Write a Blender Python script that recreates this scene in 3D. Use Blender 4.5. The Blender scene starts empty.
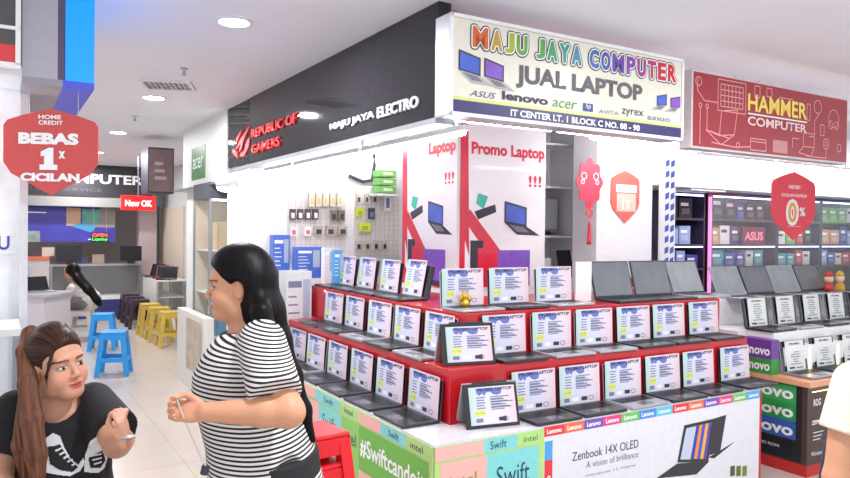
import bpy, bmesh, math, random
import numpy as np
from mathutils import Matrix, Vector
random.seed(7)
SC = bpy.context.scene
COL = SC.collection

# ------------------------------------------------------------------ camera
EYE = 1.68; FPX = 705.0
RHO = math.radians(.64); PHI = math.atan(7/705.0); TH = math.radians(31.2)
_r0 = np.array([1, 0, 0.]); CF = np.array([0, math.cos(PHI), -math.sin(PHI)]); _u0 = np.cross(_r0, CF)
CR = math.cos(RHO)*_r0 + math.sin(RHO)*_u0; CU = np.cross(CR, CF)
EYEP = np.array([0, 0, EYE])
cam = bpy.data.cameras.new('camera'); camo = bpy.data.objects.new('camera', cam); COL.objects.link(camo)
cam.sensor_width = 36.0; cam.lens = FPX/850*36.0; cam.clip_start = .05
camo.matrix_world = Matrix(((CR[0], CU[0], -CF[0], 0), (CR[1], CU[1], -CF[1], 0), (CR[2], CU[2], -CF[2], EYE), (0, 0, 0, 1)))
SC.camera = camo
# ------------------------------------------------------------------ world and exposure
SC.view_settings.view_transform = 'Standard'; SC.view_settings.look = 'None'
SC.view_settings.gamma = 1; SC.view_settings.use_curve_mapping = False
SC.view_settings.exposure = 0.14
world = bpy.data.worlds.new('world'); SC.world = world; world.use_nodes = True
_bg = world.node_tree.nodes['Background']; _bg.inputs[0].default_value = (.90, .95, 1, 1); _bg.inputs[1].default_value = 1.2
SC.cycles.max_bounces = 6
try: SC.cycles.sample_clamp_indirect = 4
except Exception: pass
TUBE = 20.0; DOWN = 60.0; PANEL = 4.0

# ------------------------------------------------------------------ pixel -> place helpers
RD = np.array([math.cos(TH), math.sin(TH), 0]); LD = np.array([-math.sin(TH), math.cos(TH), 0])
def ray(x, y): return CF + (x-425)/FPX*CR - (y-239)/FPX*CU
def onh(x, y, h):
    d = ray(x, y); return EYEP + d*((h-EYE)/d[2])
C0 = onh(434, 445, .68)*np.array([1, 1, 0])
def uv(p):
    d = np.array(p)-C0; return (float(d@RD), float(d@LD), float(p[2]))
def onv(x, y, v):
    d = ray(x, y); return uv(EYEP + d*((v-(EYEP-C0)@LD)/(d@LD)))
def onu(x, y, u):
    d = ray(x, y); return uv(EYEP + d*((u-(EYEP-C0)@RD)/(d@RD)))
def P(x, y, z):
    d = ray(x, y); return EYEP + d*(z/d[1])
BF = Matrix.Translation(Vector(C0)) @ Matrix.Rotation(TH, 4, 'Z')      # the stall's own frame: x = along the front, y = into the shop row
def at(u, v, h): return BF @ Vector((u, v, h))
FRONT, SIDE = 0.0, -math.pi/2

# ------------------------------------------------------------------ materials
def lin(c):
    return tuple(((x/255)/12.92 if x/255 <= .04045 else ((x/255+.055)/1.055)**2.4) for x in c)
MATS = {}
def mat(name, rgb, rough=.5, metal=0, emit=0, noise=.04, scale=30, alpha=1, trans=0, coat=0, bump=0, emit_rgb=None, spec=None):
    if name in MATS: return MATS[name]
    m = bpy.data.materials.new(name); m.use_nodes = True; nt = m.node_tree; b = nt.nodes['Principled BSDF']
    c = lin(rgb)
    b.inputs['Base Color'].default_value = (*c, 1); b.inputs['Roughness'].default_value = rough; b.inputs['Metallic'].default_value = metal
    if coat: b.inputs['Coat Weight'].default_value = coat; b.inputs['Coat Roughness'].default_value = .05
    if spec is not None: b.inputs['Specular IOR Level'].default_value = spec
    if noise:
        tc = nt.nodes.new('ShaderNodeTexCoord'); n = nt.nodes.new('ShaderNodeTexNoise'); n.inputs['Scale'].default_value = scale
        nt.links.new(tc.outputs['Object'], n.inputs['Vector'])
        mx = nt.nodes.new('ShaderNodeMix'); mx.data_type = 'RGBA'
        mx.inputs[6].default_value = (*[max(0, x*(1-noise*2)) for x in c], 1); mx.inputs[7].default_value = (*[min(1, x*(1+noise*2)) for x in c], 1)
        nt.links.new(n.outputs['Fac'], mx.inputs[0]); nt.links.new(mx.outputs[2], b.inputs['Base Color'])
        if bump:
            bp = nt.nodes.new('ShaderNodeBump'); bp.inputs['Strength'].default_value = bump; bp.inputs['Distance'].default_value = .01
            nt.links.new(n.outputs['Fac'], bp.inputs['Height']); nt.links.new(bp.outputs[0], b.inputs['Normal'])
    if emit:
        b.inputs['Emission Color'].default_value = (*lin(emit_rgb or rgb), 1); b.inputs['Emission Strength'].default_value = emit
    if trans: b.inputs['Transmission Weight'].default_value = trans; b.inputs['IOR'].default_value = 1.02 if trans > .9 else 1.45
    if alpha < 1: b.inputs['Alpha'].default_value = alpha
    m.diffuse_color = (*c, 1)
    MATS[name] = m; return m
white = mat('white_paint', (235, 235, 236), .5)
wall_white = mat('shop_white', (240, 238, 240), .55)
red = mat('red_board', (184, 12, 26), .35, coat=.3)
black = mat('black_board', (26, 25, 28), .25, coat=.3)
dgrey = mat('dark_grey_shell', (62, 62, 68), .3, .5)
silver = mat('silver_shell', (176, 178, 184), .3, .6)
glossy = mat('glossy_display', (24, 25, 30), .12, coat=.5)
chrome = mat('brushed_metal', (190, 192, 196), .3, .85)
keys = mat('black_keys', (20, 20, 23), .4)
ink = mat('dark_ink', (52, 52, 66), .6)
inkgrey = mat('grey_ink', (120, 122, 150), .6)
wtext = mat('white_letters', (245, 245, 245), .5)
tube_hot = mat('lit_tube_bright', (255, 255, 255), .4, emit=70.0, noise=0, emit_rgb=(250, 250, 255))
tube_m = mat('lit_tube', (255, 255, 255), .4, emit=TUBE, noise=0, emit_rgb=(250, 250, 255))
down_m = mat('lit_lamp', (255, 255, 250), .4, emit=DOWN, noise=0, emit_rgb=(250, 252, 255))
glass_m = mat('clear_glass', (235, 245, 245), .03, noise=0, alpha=.08)
wood = mat('tan_wood', (196, 150, 110), .45, noise=.1, scale=12)

def sheet_material():
    m = bpy.data.materials.new('printed_price_sheet'); m.use_nodes = True; nt = m.node_tree; b = nt.nodes['Principled BSDF']
    tc = nt.nodes.new('ShaderNodeTexCoord'); sep = nt.nodes.new('ShaderNodeSeparateXYZ'); nt.links.new(tc.outputs['Generated'], sep.inputs[0])
    r = nt.nodes.new('ShaderNodeValToRGB'); nt.links.new(sep.outputs[0], r.inputs[0])
    e = r.color_ramp.elements
    e[0].position = 0; e[0].color = (*lin((180, 206, 200)), 1); e[1].position = 1; e[1].color = (*lin((220, 192, 202)), 1)
    for p, c in ((.25, (208, 210, 232)), (.6, (214, 210, 230)), (.8, (222, 206, 218))):
        k = e.new(p); k.color = (*lin(c), 1)
    nt.links.new(r.outputs[0], b.inputs['Base Color']); b.inputs['Roughness'].default_value = .35
    b.inputs['Coat Weight'].default_value = .4; b.inputs['Coat Roughness'].default_value = .08
    return m
sheet_m = sheet_material()
sheet_white = mat('plain_white_sheet', (226, 226, 222), .4)
blue_ink = mat('blue_print', (104, 114, 182), .5, noise=.15, scale=60)
yellow_ink = mat('yellow_print', (214, 220, 110), .5)

# ------------------------------------------------------------------ mesh collector
class MB:
    def __init__(s): s.v = []; s.f = []; s.m = []; s.mats = []
    def mi(s, m):
        if m not in s.mats: s.mats.append(m)
        return s.mats.index(m)
    def add(s, vs, fs, m, M=None):
        o = len(s.v); k = s.mi(m)
        for p in vs: s.v.append(tuple(M @ Vector(p)) if M else tuple(p))
        for f in fs: s.f.append([o+i for i in f]); s.m.append(k)
        return s
    def box(s, lo, hi, m, M=None):
        x0, y0, z0 = lo; x1, y1, z1 = hi
        vs = [(x0, y0, z0), (x1, y0, z0), (x1, y1, z0), (x0, y1, z0), (x0, y0, z1), (x1, y0, z1), (x1, y1, z1), (x0, y1, z1)]
        return s.add(vs, [(0, 3, 2, 1), (4, 5, 6, 7), (0, 1, 5, 4), (1, 2, 6, 5), (2, 3, 7, 6), (3, 0, 4, 7)], m, M)
    def rect(s, x0, z0, x1, z1, y, m, M=None):      # printed patch facing -y
        return s.add([(x0, y, z0), (x1, y, z0), (x1, y, z1), (x0, y, z1)], [(0, 1, 2, 3)], m, M)
    def poly(s, pts, y, m, M=None, th=0):
        n = len(pts)
        if not th: return s.add([(a, y, b) for a, b in pts], [tuple(range(n))], m, M)
        vs = [(a, y, b) for a, b in pts] + [(a, y+th, b) for a, b in pts]
        fs = [tuple(range(n)), tuple(range(2*n-1, n-1, -1))] + [(i, i+n, (i+1) % n+n, (i+1) % n) for i in range(n)]
        return s.add(vs, fs, m, M)
    def line(s, a, b, w, y, m):
        a = np.array(a, float); b = np.array(b, float); d = b-a; l = np.linalg.norm(d) or 1; n = np.array([-d[1], d[0]])/l*w/2
        return s.poly([tuple(a-n), tuple(b-n), tuple(b+n), tuple(a+n)], y, m)
    def prism(s, pts, z0, z1, m, M=None):           # footprint polygon in x,y
        n = len(pts)
        vs = [(a, b, z0) for a, b in pts] + [(a, b, z1) for a, b in pts]
        fs = [tuple(range(n-1, -1, -1)), tuple(range(n, 2*n))] + [(i, (i+1) % n, (i+1) % n+n, i+n) for i in range(n)]
        return s.add(vs, fs, m, M)
    def lathe(s, prof, m, n=20, M=None):            # profile of (r, z)
        vs = []; fs = []
        for r, z in prof:
            for i in range(n): a = 2*math.pi*i/n; vs.append((r*math.cos(a), r*math.sin(a), z))
        for j in range(len(prof)-1):
            for i in range(n):
                k = (i+1) % n; fs.append((j*n+i, j*n+k, (j+1)*n+k, (j+1)*n+i))
        fs.append(tuple(range(n-1, -1, -1))); fs.append(tuple((len(prof)-1)*n+i for i in range(n)))
        return s.add(vs, fs, m, M)
    def tube(s, pts, r, m, n=8, M=None):
        pts = [Vector(p) for p in pts]; vs = []; fs = []
        for i, p in enumerate(pts):
            d = (pts[min(i+1, len(pts)-1)]-pts[max(i-1, 0)]).normalized()
            a = d.cross(Vector((0, 0, 1)));  a = a.normalized() if a.length > .01 else Vector((1, 0, 0)); b = d.cross(a)
            rr = r[i] if isinstance(r, (list, tuple)) else r
            for k in range(n): t = 2*math.pi*k/n; vs.append(tuple(p+a*math.cos(t)*rr+b*math.sin(t)*rr))
        for i in range(len(pts)-1):
            for k in range(n): q = (k+1) % n; fs.append((i*n+k, i*n+q, (i+1)*n+q, (i+1)*n+k))
        fs.append(tuple(range(n-1, -1, -1))); fs.append(tuple((len(pts)-1)*n+k for k in range(n)))
        return s.add(vs, fs, m, M)
    def frustum(s, lo, hi, a, b, m):                # box from rect lo=(x0,y0,x1,y1) at z=a to rect hi at z=b
        vs = [(lo[0], lo[1], a), (lo[2], lo[1], a), (lo[2], lo[3], a), (lo[0], lo[3], a), (hi[0], hi[1], b), (hi[2], hi[1], b), (hi[2], hi[3], b), (hi[0], hi[3], b)]
        return s.add(vs, [(0, 3, 2, 1), (4, 5, 6, 7), (0, 1, 5, 4), (1, 2, 6, 5), (2, 3, 7, 6), (3, 0, 4, 7)], m)
    def build(s, name, parent=None, bevel=0, smooth=False, label=None):
        me = bpy.data.meshes.new(name); me.from_pydata(s.v, [], s.f)
        for m in s.mats: me.materials.append(m)
        me.polygons.foreach_set('material_index', s.m)
        if smooth: me.polygons.foreach_set('use_smooth', [True]*len(me.polygons))
        me.update()
        o = bpy.data.objects.new(name, me); COL.objects.link(o)
        if parent: o.parent = parent
        if bevel:
            b = o.modifiers.new('bevel', 'BEVEL'); b.width = bevel; b.segments = 2; b.limit_method = 'ANGLE'
        if label: o['label'] = label
        return o
def tag(o, label, cat, group=None, kind=None):
    if label: o['label'] = label
    if cat: o['category'] = cat
    if group: o['group'] = group
    if kind: o['kind'] = kind
    return o
def place(o, u, v, h, face=FRONT):
    o.location = at(u, v, h); o.rotation_euler = (0, 0, TH+face); return o
def thing(name, label, cat, u=0, v=0, h=0, face=FRONT, group=None):
    o = bpy.data.objects.new(name, None); COL.objects.link(o); o.empty_display_size = .05
    place(o, u, v, h, face); return tag(o, label, cat, group)
def struct(mb, name, **k):
    o = mb.build(name, **k); place(o, 0, 0, 0); o['kind'] = 'structure'; return o
def copy_tree(o, parent=None):
    c = o.copy(); COL.objects.link(c)
    if parent: c.parent = parent
    for ch in list(o.children): copy_tree(ch, c)
    return c
_dg = None
def text(parent, s, x0, z0, x1, h, m, y=-.002, bold=0, depth=.0, rot=0, name='lettering', shear=0, spacing=1.0):
    cu = bpy.data.curves.new('t', 'FONT'); cu.body = s; cu.size = 1; cu.offset = bold; cu.extrude = 0.0; cu.shear = shear; cu.space_character = spacing
    cu.resolution_u = 3
    ob = bpy.data.objects.new('t', cu); COL.objects.link(ob)
    me = bpy.data.meshes.new_from_object(ob.evaluated_get(bpy.context.evaluated_depsgraph_get()))
    COL.objects.unlink(ob); bpy.data.objects.remove(ob); bpy.data.curves.remove(cu)
    co = np.array([v.co[:] for v in me.vertices])
    mn, mx = co.min(0), co.max(0)
    sx = (x1-x0)/(mx[0]-mn[0]); sz = h/(mx[1]-mn[1])
    ca, sa = math.cos(rot), math.sin(rot)
    for v in me.vertices:
        a = (v.co.x-mn[0])*sx; b = (v.co.y-mn[1])*sz
        v.co = (x0+a*ca-b*sa, y, z0+a*sa+b*ca)
    me.materials.clear(); me.materials.append(m)
    if depth:
        bm = bmesh.new(); bm.from_mesh(me)
        r = bmesh.ops.extrude_face_region(bm, geom=bm.faces[:])
        bmesh.ops.translate(bm, verts=[g for g in r['geom'] if isinstance(g, bmesh.types.BMVert)], vec=(0, -depth, 0))
        bm.to_mesh(me); bm.free()
    o = bpy.data.objects.new(name, me); COL.objects.link(o)
    if parent: o.parent = parent
    return o
def text_into(mb, s, x0, z0, x1, h, m, y=-.002, bold=0):
    o = text(None, s, x0, z0, x1, h, m, y, bold)
    mb.add([v.co[:] for v in o.data.vertices], [tuple(p.vertices) for p in o.data.polygons], m)
    COL.objects.unlink(o); bpy.data.objects.remove(o)
def bold_text(parent, s, x0, z0, x1, h, m, y, r, bold=.02, name='letter'):
    o = text(None, s, x0, z0, x1, h, m, y, bold)
    vs = [v.co[:] for v in o.data.vertices]; fs = [tuple(p.vertices) for p in o.data.polygons]; COL.objects.unlink(o); bpy.data.objects.remove(o)
    mb = MB()
    for k in range(12 if r > .004 else 8):
        a = 2*math.pi*k/(12 if r > .004 else 8); mb.add([(p[0]+r*math.cos(a), p[1]-k*.00002, p[2]+r*math.sin(a)) for p in vs], fs, m)
    mb.add([(p[0], p[1]-.0003, p[2]) for p in vs], fs, m)
    return mb.build(name, parent)
ORD = ['first', 'second', 'third', 'fourth', 'fifth', 'sixth', 'seventh', 'eighth', 'ninth', 'tenth', 'eleventh', 'twelfth', 'thirteenth', 'fourteenth']
# ------------------------------------------------------------------ floor, ceiling, walls
CEIL = 2.86
def floor_material():
    m = bpy.data.materials.new('beige_floor_tiles'); m.use_nodes = True; nt = m.node_tree; b = nt.nodes['Principled BSDF']
    tc = nt.nodes.new('ShaderNodeTexCoord'); br = nt.nodes.new('ShaderNodeTexBrick'); nt.links.new(tc.outputs['Object'], br.inputs['Vector'])
    br.offset = 0; br.inputs['Scale'].default_value = 1; br.inputs['Brick Width'].default_value = .6; br.inputs['Row Height'].default_value = .6
    br.inputs['Mortar Size'].default_value = .003
    br.inputs['Color1'].default_value = (*lin((208, 196, 187)), 1); br.inputs['Color2'].default_value = (*lin((204, 192, 183)), 1); br.inputs['Mortar'].default_value = (*lin((188, 172, 160)), 1)
    n = nt.nodes.new('ShaderNodeTexNoise'); n.inputs['Scale'].default_value = 3; nt.links.new(tc.outputs['Object'], n.inputs['Vector'])
    mx = nt.nodes.new('ShaderNodeMix'); mx.data_type = 'RGBA'; mx.blend_type = 'MULTIPLY'; mx.inputs[0].default_value = .18
    nt.links.new(br.outputs['Color'], mx.inputs[6]); nt.links.new(n.outputs['Color'], mx.inputs[7]); nt.links.new(mx.outputs[2], b.inputs['Base Color'])
    b.inputs['Roughness'].default_value = .22
    return m
fl = MB().box((-7, -2.5, -.05), (10, 16, 0), floor_material()); struct(fl, 'floor')
cl = MB().box((-7, -2.5, CEIL), (10, 16, CEIL+.05), mat('ceiling_paint', (240, 239, 246), .7, noise=.02, scale=2)); struct(cl, 'ceiling')
struct(MB().box((-5, 15, 0), (10, 15.1, CEIL), wall_white), 'wall_back')
# ceiling fixtures of the mall
def proj_px(x, y, h):
    d = np.array((x, y, h))-EYEP; z = d@CF; return (425+FPX*(d@CR)/z, 239-FPX*(d@CU)/z)
def downlight(x, y, label, r=.075):
    p = onh(x, y, CEIL); o = bpy.data.objects.new('ceiling_downlight', None); COL.objects.link(o); o.location = (p[0], p[1], CEIL)
    tag(o, label, 'ceiling light', 'round mall downlights')
    MB().lathe([(r+.02, 0), (r+.02, -.008), (r, -.012), (r, 0)], white, 24).build('trim_ring', o)
    MB().lathe([(r-.004, -.003), (r-.004, -.009), (.01, -.012)], down_m, 24).build('lamp', o, smooth=True)
    li = bpy.data.lights.new('downlight_bulb', 'AREA'); li.shape = 'DISK'; li.size = r*2; li.energy = 36; li.color = (.97, .98, 1); lo = bpy.data.objects.new('downlight_bulb', li); COL.objects.link(lo); lo.parent = o; lo.location = (0, 0, -.03)
downlight(234, 21, 'round lit downlight nearest the camera, above the walkway', .085)
downlight(154, 97, 'round lit downlight beside the square ceiling vent', .09)
downlight(118, 132, 'third round lit downlight down the walkway', .09)
downlight(97, 152, 'small far round lit downlight above the red shield sign', .09)
for (u, v, lb) in ((-.55, -1.4, 'added downlight over the walkway, just out of view'), (1.9, -1.2, 'added unseen downlight above the open floor in front of the counter'), (-.45, 11.0, 'added farthest downlight before the far shop')):  # extra downlights added to brighten the walkway floor and, by bounce, the ceiling
    p = uv(at(u, v, 0)); w_ = at(u, v, 0); w_ = proj_px(w_[0], w_[1], CEIL); downlight(w_[0], w_[1], lb)
vt = bpy.data.objects.new('ceiling_vent', None); COL.objects.link(vt); p = onh(168, 84, CEIL); vt.location = (p[0], p[1], CEIL); vt.rotation_euler = (0, 0, .2); vt.scale = (.82, .9, 1)
tag(vt, 'square slatted air vent in the ceiling behind the second downlight', 'vent')
MB().box((-.24, -.2, -.02), (.24, -.17, 0), white).box((-.24, .17, -.02), (.24, .2, 0), white).box((-.24, -.17, -.02), (-.21, .17, 0), white).box((.21, -.17, -.02), (.24, .17, 0), white).build('frame', vt)
sl = MB()
for i in range(9): sl.box((-.2+i*.045, -.17, -.016), (-.186+i*.045, .17, -.001), mat('vent_slat', (150, 150, 150), .5))
sl.build('slats', vt)
for (x, y, lb) in ((184, 71, 'small ceiling sprinkler near the square air vent'), (135, 118, 'small ceiling sprinkler beyond the square air vent'), (191, 143, 'small sprinkler near the green shop sign')):
    p = onh(x, y, CEIL-.02); o = MB().lathe([(.03, 0), (.03, -.006), (.01, -.01), (.01, -.045), (.022, -.048), (.022, -.052)], chrome, 12).build('sprinkler', smooth=True)
    o.location = (p[0], p[1], CEIL); tag(o, lb, 'sprinkler', 'ceiling sprinklers')

# ------------------------------------------------------------------ black fascia along the corridor with its lettering
FU, FB, FT = .16, 2.265, CEIL
fx = thing('shop_fascia', 'long black shop fascia running down the walkway above the stall', 'fascia', FU, 4.12, 0, SIDE)
Lf = 3.86
MB().box((0, 0, FB), (Lf, .08, FT), mat('black_fascia', (50, 48, 53), .05, spec=.3, noise=.02)).build('panel', fx, bevel=.004)
MB().box((0, -.012, FB-.03), (Lf, .1, FB), chrome).build('bottom_rail', fx)
def fl_(x, y):
    q = onu(x, y, FU); return 4.12-q[1], q[2]
def side_text(s, xa, ya, xb, yb, ytop, m, bold=.02, name='lettering'):
    a = fl_(xa, ya); b = fl_(xb, yb); t = fl_(xa, ytop)
    text(fx, s, a[0], (a[1]+b[1])/2, b[0], t[1]-a[1], m, -.003, bold, depth=.012, name=name)
side_text('MAJU JAYA', 331.5, 132, 376, 120, 124, wtext, .03)
side_text('ELECTRO', 379, 119, 420, 107, 108, wtext, .03)
rgr = mat('red_sign_letters', (226, 40, 44), .4, emit=.35)
side_text('REPUBLIC OF', 253, 136, 298, 126, 127, rgr, .02)
side_text('GAMERS', 253, 153, 281, 147, 144, rgr, .02)
a0 = fl_(233, 160); a1 = fl_(252, 125)
ex, ez, ew, eh = a0[0], a0[1], a1[0]-a0[0], a1[1]-a0[1]
em = MB()
for pts in ([(.0, .35), (.15, .12), (.35, .0), (.25, .25), (.12, .38)], [(.2, .3), (.45, .62), (.95, 1.), (.62, .55), (.5, .25), (.38, .2), (.5, .5), (.3, .35)],
            [(.42, .05), (.66, .0), (.9, .3), (.95, .62), (.8, .45), (.68, .2), (.5, .15)], [(.55, .95), (.25, .75), (.22, .5), (.34, .68)]):
    em.poly([(ex+a*ew, ez+b*eh) for a, b in pts], -.012, rgr, th=.01)
em.build('emblem', fx)

# ------------------------------------------------------------------ the big lightbox sign
SV = .10
sw0 = onv(448.5, 115, SV); SB = 2.255; STP = 2.755; SU0, SU1 = sw0[0], 1.835; SW = SU1-SU0
sg = thing('lightbox_sign', 'cream lightbox sign with rainbow lettering above the laptop stall corner', 'sign', SU0, SV, 0)
cream = mat('backlit_cream_panel', (212, 208, 194), .35, emit=.12, coat=.3)
MB().box((0, 0, SB), (SW, .13, STP), mat('lightbox_casing', (200, 202, 206), .35, .4)).build('casing', sg, bevel=.004)
MB().box((.02, -.006, SB+.02), (SW-.02, 0, STP-.02), cream).build('face_panel', sg)
fr = MB()
for b_ in (((0, -.012, SB), (SW, 0, SB+.018)), ((0, -.012, STP-.018), (SW, 0, STP)), ((0, -.012, SB), (.018, 0, STP)), ((SW-.018, -.012, SB), (SW, 0, STP))): fr.box(*b_, white)
fr.build('frame', sg)
MB().rect(.02, SB+.016, SW-.02, SB+.078, -.0075, mat('navy_band', (58, 52, 104), .4, emit=.06)).build('navy_band', sg)
MB().rect(.02, SB+.078, SW-.02, SB+.094, -.0075, mat('lime_line', (206, 214, 130), .4)).build('lime_line', sg)
def sl_(x, y):
    q = onv(x, y, SV); return q[0]-SU0, q[2]
def sign_text(s, xa, ya, xb, ytop, m, y=-.009, bold=.02, **k):
    a = sl_(xa, ya); b = sl_(xb, ya); t = sl_(xa, ytop); return text(sg, s, a[0], a[1], b[0], t[1]-a[1], m, y, bold, **k)
text(sg, 'IT CENTER LT. 1 BLOCK C NO. 88 - 90', sl_(509.5, 120)[0], SB+.028, sl_(638.5, 135)[0], .036, wtext, -.009, .03)
ta = sl_(468.5, 47.5); tb = sl_(673, 84); tt = sl_(470, 24.5)
tw = (tb[0]-ta[0]); hh = .105; zt = SB+.348
letters = 'MAJU JAYA COMPUTER'
rb = [(232, 112, 60), (214, 170, 60), (190, 196, 50), (120, 176, 60), None, (90, 176, 70), (50, 170, 110), (40, 165, 140), (60, 150, 180), None,
      (60, 110, 190), (80, 90, 190), (110, 80, 180), (140, 70, 170), (170, 60, 150), (200, 60, 110), (220, 50, 70), (224, 40, 50)]
wd = {'M': 1.3, 'J': .85, 'I': .5, ' ': .5}
tot = sum(wd.get(c, 1.0) for c in letters); x = .125
for c, col in zip(letters, rb):
    w = wd.get(c, 1.)/tot*(SW-.19)
    if col:
        bold_text(sg, c, x+.010, zt+.004, x+w*.86, hh-.008, ink, -.0078, .017, name='letter_outline')
        bold_text(sg, c, x+.010, zt+.004, x+w*.86, hh-.008, wtext, -.0092, .0105, name='letter_halo')
        bold_text(sg, c, x+.010, zt+.004, x+w*.86, hh-.008, mat('letter_%d_%d' % (col[0], col[1]), tuple(int(q*.86) for q in col), .4, emit=.08), -.0106, .004, name='letter')
    x += w
gtx = mat('grey_letters', (92, 88, 96), .5)
a = sl_(517, 92); b = sl_(640, 106)
text(sg, 'JUAL LAPTOP', a[0]-.015, SB+.178, b[0]+.01, .122, gtx, -.009, .04)
zb = SB+.104
for s, xa, xb, h_, col, bo, sh in (('ASUS', 468.5, 495, .03, (60, 66, 120), .0, .4), ('lenovo', 501, 547, .045, (60, 50, 70), .04, 0), ('acer', 551.5, 576, .04, (90, 150, 60), .0, .2),
                                ('AVITA', 598, 618, .022, (130, 134, 140), 0, 0), ('zyrex', 621, 642.5, .045, (40, 38, 44), .0, 0), ('axioo', 646.5, 669, .03, (90, 96, 110), 0, 0)):
    a = sl_(xa, 100); b = sl_(xb, 100)
    text(sg, s, a[0], zb+(.0 if s != 'lenovo' else .003), b[0], h_, mat('brand_ink_%d_%d_%d' % col, col, .5), -.009, bo, shear=sh)
a = sl_(582, 105); hp = MB(); hp.rect(a[0], zb, a[0]+.075, zb+.044, -.0085, mat('navy_patch', (60, 70, 140), .5)); hp.build('badge', sg)
text(sg, 'hp', a[0]+.018, zb+.008, a[0]+.058, .036, wtext, -.0095, 0, shear=.3)
blue_scr = mat('blue_screen_print', (70, 96, 190), .4, noise=.2, scale=8); purple_scr = mat('purple_screen_print', (130, 84, 190), .4, noise=.15, scale=20)
def laptop_print(parent, x, z, w, scr, flip=1, y=-.0088, body=None):
    b = MB(); body = body or mat('printed_silver', (176, 172, 176), .5)
    X = lambda a: x+(a if flip > 0 else 1-a)*w
    b.poly([(X(0), z+w*.28), (X(.62), z+w*.2), (X(.62), z+w*.62), (X(0), z+w*.75)][::flip], y, ink)
    b.poly([(X(.04), z+w*.31), (X(.58), z+w*.24), (X(.58), z+w*.59), (X(.04), z+w*.70)][::flip], y-.0006, scr)
    b.poly([(X(.0), z+w*.28), (X(.35), z+w*.02), (X(1), z), (X(.62), z+w*.2)], y-.0004, body)
    b.poly([(X(.12), z+w*.24), (X(.36), z+w*.08), (X(.7), z+w*.07), (X(.52), z+w*.19)], y-.0008, mat('printed_keys', (120, 116, 124), .5))
    return b.build('laptop_picture', parent)
laptop_print(sg, .05, SB+.165, .215, blue_scr); laptop_print(sg, .205, SB+.155, .2, purple_scr)
laptop_print(sg, SW-.29, SB+.165, .14, blue_scr, -1); laptop_print(sg, SW-.17, SB+.165, .14, purple_scr, -1)
# ------------------------------------------------------------------ red neighbour sign
HV = .25
h0 = onv(691, 147, HV); HW = 1.86; HB, HT = 2.25, 2.765; HU = h0[0]
hs = thing('lightbox_sign', 'red computer shop sign with white line drawings, right of the cream sign', 'sign', HU, HV, 0)
MB().box((0, 0, HB), (HW, .1, HT), mat('sign_edge', (214, 205, 206), .4)).build('casing', hs, bevel=.004)
MB().box((.015, -.004, HB+.015), (HW-.01, 0, HT-.015), mat('red_sign_face', (156, 38, 48), .35, emit=.08, coat=.4)).build('face_panel', hs)
pk = mat('pink_line', (226, 160, 162), .5)
ln = MB(); Wd = .007
def rl(x0, z0, x1, z1, w=Wd):
    for a, b in (((x0, z0), (x1, z0)), ((x1, z0), (x1, z1)), ((x1, z1), (x0, z1)), ((x0, z1), (x0, z0))): ln.line(a, b, w, -.0055, pk)
def pl(*p):
    for a, b in zip(p, p[1:]): ln.line(a, b, Wd, -.0055, pk)
def ci(cx, cz, r, n=14): pl(*[(cx+r*math.cos(2*math.pi*i/n), HB+cz+r*math.sin(2*math.pi*i/n)) for i in range(n+1)])
z = lambda t: HB+t
rl(.26, z(.27), .56, z(.48)); rl(.29, z(.30), .53, z(.45))
for i in range(1, 6): pl((.29+i*.04, z(.30)), (.29+i*.04, z(.45)))
for i in range(1, 4): pl((.29, z(.30)+i*.0375), (.53, z(.30)+i*.0375))
pl((.05, z(.46)), (.05, z(.38)), (.12, z(.32)), (.26, z(.32))); ci(.06, .44, .03)
pl((.30, z(.27)), (.47, z(.29)), (.44, z(.12)), (.28, z(.10)), (.30, z(.27))); pl((.28, z(.10)), (.14, z(.13)), (.30, z(.04)), (.44, z(.12))); pl((.18, z(.125)), (.38, z(.09)))
pl((.08, z(.03)), (.08, z(.27))); ci(.08, .285, .014); ci(.15, .285, .014); pl((.15, z(.27)), (.15, z(.12)), (.14, z(.13)))
ci(1.22, .43, .0); rl(.66, z(.40), .72, z(.48)); rl(.80, z(.42), .86, z(.48)); ci(1.44, .41, .05); pl((1.46, z(.36)), (1.4, z(.3)), (1.4, z(.18)), (1.33, z(.18)))
ci(1.66, .34, .07); ci(1.62, .29, .03); ci(1.70, .29, .03); rl(1.48, z(.2), 1.53, z(.28)); ci(1.56, .14, .04); ci(1.56, .14, .018); pl((1.56, z(.1)), (1.56, z(.03)), (1.3, z(.03)))
rl(1.26, z(.10), 1.40, z(.2)); pl((1.26, z(.10)), (1.2, z(.05)), (1.36, z(.03)), (1.40, z(.10))); rl(.62, z(.03), .8, z(.11)); pl((.62, z(.09)), (.8, z(.09))); ci(.48, .05, .018); pl((.2, z(.05)), (.45, z(.035)), (.62, z(.05)))
pl((.95, z(.43)), (1.12, z(.43)), (1.14, z(.36))); rl(1.3, z(.30), 1.34, z(.42)); ci(1.74, .12, .03); pl((1.2, z(.15)), (1.12, z(.15)), (1.12, z(.08)))
ln.build('line_drawings', hs)
MB().rect(.88, HB+.03, 1.06, HB+.12, -.0055, mat('pale_patch', (205, 140, 144), .5)).build('patch', hs)
hl = lambda x, y: (onv(x, y, HV)[0]-HU, onv(x, y, HV)[2])
a = hl(747, 112); b = hl(806, 120)
text(hs, 'HAMMER', a[0], HB+.30, b[0], .12, mat('gold_letters', (226, 206, 96), .4, emit=.15), -.007, .02)
MB().rect(a[0], HB+.275, b[0], HB+.285, -.007, wtext).build('underline', hs)
text(hs, 'COMPUTER', a[0], HB+.20, b[0], .062, mat('rose_white_letters', (240, 214, 214), .5), -.007, .02)

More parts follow.
